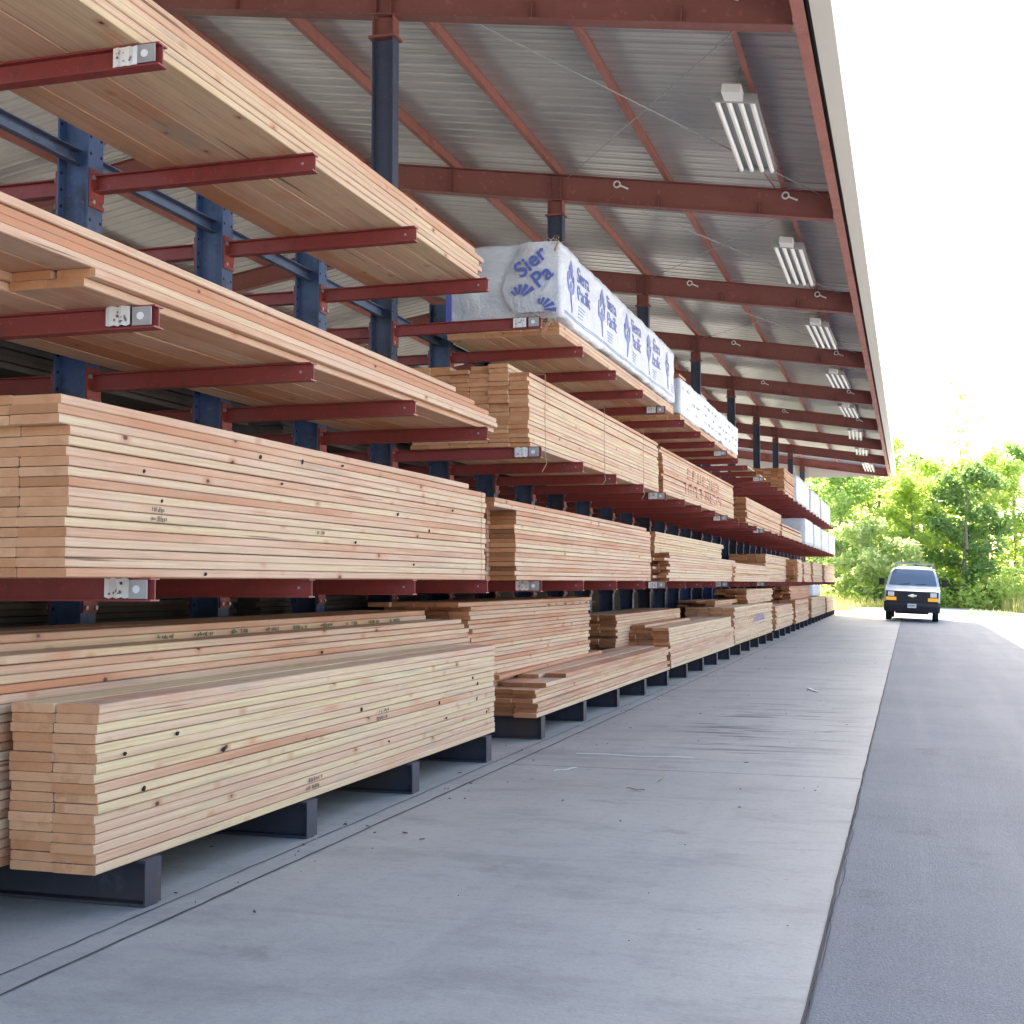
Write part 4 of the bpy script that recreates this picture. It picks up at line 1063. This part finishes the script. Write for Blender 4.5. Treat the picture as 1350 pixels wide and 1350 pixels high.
def tree(x, y, h, cr, mat, label, seed, dens=1.0, low=.12, group='trees beyond the yard', name='leafy_tree', sparse=False, leaf=.20):
    r = random.Random(seed); t = tag(empty(name, (x, y, -.05)), label, 'tree', group)
    tb = MB(); cb = MB(); lean = Vector((r.uniform(-.04, .04), r.uniform(-.04, .04), 1))
    seg = 7; pts = [Vector((lean.x * h * q / seg + r.uniform(-.1, .1) * (q > 0), lean.y * h * q / seg, h * .93 * q / seg)) for q in range(seg + 1)]
    r0 = (.016 * h + .03) * (.55 if sparse else 1)
    for q in range(seg): tb.tube(pts[q], pts[q + 1], r0 * (1 - q / (seg + .5)), r0 * (1 - (q + 1) / (seg + .5)), n=8)
    nl = int((16 if not sparse else 12) * (h / 9))
    for i in range(nl):
        f = low + (.97 - low) * (i + r.random() * .7) / nl; q = min(seg - 1, int(f * seg)); p = pts[q].lerp(pts[q + 1], f * seg - q)
        ang = i * 2.4 + r.uniform(-.5, .5); env = math.sin(math.pi * min(1, (f - low + .16) / (1.16 - low))) ** .55
        ln = cr * env * r.uniform(.55, 1.05)
        e = p + Vector((math.cos(ang) * ln, math.sin(ang) * ln, ln * r.uniform(.1, .55)))
        mid = p.lerp(e, .5) + Vector((0, 0, -.06 * ln)); rr = r0 * .35 * (1 - f * .6)
        tb.tube(p, mid, rr, rr * .6, n=5); tb.tube(mid, e, rr * .6, rr * .2, n=5)
        for c, sc in ((e, 1.0), (mid.lerp(e, .45) + Vector((r.uniform(-.4, .4), r.uniform(-.4, .4), r.uniform(-.1, .5))), .9), (p.lerp(e, .35), .75)):
            if sparse and r.random() < .35: continue
            cl = (.62 if not sparse else .42) * sc * (.5 + .25 * cr / 2.2)
            leaves(cb, c, cl * 1.5, int(95 * dens * sc * (.55 if sparse else 1)), leaf, r)
    tb.build('trunk', M['bark'], t); cb.build('crown', LM[mat], t)
    return t
def bgx(px_, y_):                                        # X on the plane Y=y_ at photo column px_
    u = px_ - CX; return y_ * (u * cs * ct - F * sn) / (F * cs + u * sn * ct)
T = [
    (1112, 92, 9.5, 3.2, 1, 'mid green tree just right of the far rack end', 1, 1.2),
    (1075, 99, 10.0, 3.4, 1, 'mid green tree seen behind the far end of the rack', 2, 1.2),
    (1165, 98, 10.8, 3.6, 0, 'bright yellow-green tree rising behind the van at left', 3, 1.25),
    (1205, 90, 7.8, 2.9, 0, 'round bright green tree directly behind the van', 4, 1.3),
    (1245, 95, 9.0, 3.1, 0, 'bright green tree right of the van', 5, 1.3),
    (1272, 88, 8.2, 2.8, 3, 'dark green tree at the right edge behind the van', 6, 1.3),
    (1140, 86, 5.0, 2.2, 2, 'low pale green bush-like tree left of the van', 7, 1.3),
    (1222, 112, 11.2, 3.6, 1, 'taller mid green tree at back above the bright ones', 8, 1.2),
    (1190, 84, 4.2, 2.2, 2, 'pale flowering shrub-like tree close behind the van roof', 9, 1.3),
    (1300, 93, 9.4, 3.3, 0, 'bright green tree just past the right edge', 10, 1.2),
    (1340, 96, 10.0, 3.4, 1, 'mid green tree furthest right', 11, 1.1),
    (1045, 104, 10.5, 3.6, 3, 'dark green tree mostly hidden by the rack end', 12, 1.1),
    (1095, 112, 11.5, 3.8, 3, 'dark tall tree behind the mid green one near the rack end', 13, 1.1),
    (1140, 118, 11.5, 3.8, 1, 'tall mid green tree at back between rack and van', 14, 1.1),
    (1180, 120, 11.0, 3.6, 1, 'tall mid green tree at back just left of the van', 15, 1.1),
]
for (px_, y_, h_, cr_, mt_, lb_, sd_, dn_) in T:
    tree(bgx(px_, y_), y_, h_ * (1.17 if h_ > 7 else 1.05), cr_ * 1.1, mt_, lb_, sd_, dn_, low=.04 if h_ < 9 else .08)
tree(bgx(1277, 116), 116, 19.6, 2.6, 1, 'tall thin sparse tree standing above the others at right', 31, .6, low=.42, sparse=True, leaf=.16)
tree(bgx(1215, 100), 100, 12.0, 1.2, 3, 'thin dead-looking pole tree rising above the crowns', 32, .25, low=.6, sparse=True, leaf=.14)
for i in range(9):
    tree(-38 - (i % 2) * 6, 8 + i * 11, 9.5, 3.6, i % 2, f"{ORD[i]} tree in the row behind the shed, counting away", 60 + i, .7, leaf=.3, group='trees behind the shed')
b = MB(); r = random.Random(55)
for i in range(330):
    y = r.uniform(84, 97); x = bgx(r.uniform(930, 1375), y); hh = r.uniform(.5, 2.6)
    if 1100 < 0: continue
    leaves(b, Vector((x, y, hh * .5 - .1)), hh * .75, 60, .17, r, .9)
tag(b.build('undergrowth', LM[0]), 'dense bright green undergrowth below the trees beyond the yard', 'undergrowth', kind='stuff')
# scrub and tall weeds
b = MB(); r = random.Random(77)
for _ in range(26000):
    y = r.uniform(69, 92); x = bgx(r.uniform(1000, 1350), y); 
    dens = noise.noise((x * .22, y * .16, 3.3))
    if dens < -.08 or (y < 76 and dens < .12): continue
    if x > bgx(1190, y) and y < 84 and dens < .22: continue
    h_ = r.uniform(.2, 1.25) * (.6 + dens) * (.4 + (y - 69) / 23); a = r.uniform(0, 6.28); w = r.uniform(.02, .05)
    dx, dy = math.cos(a) * w, math.sin(a) * w; lx, ly = r.gauss(0, .16) * h_, r.gauss(0, .16) * h_
    z = -.06 if x < -.3 else -.30
    b.poly([(x - dx, y - dy, z), (x + dx, y + dy, z), (x + lx, y + ly, z + h_)], 0, (min(1, max(0, r.gauss(.55, .25))), 0, 0))
tag(b.build('tall_grass', leaf_material('yellow_grass', (.24, .28, .07), (.46, .46, .17), .45)), 'yellow-green weeds and grass in front of the trees', 'grass', kind='stuff')
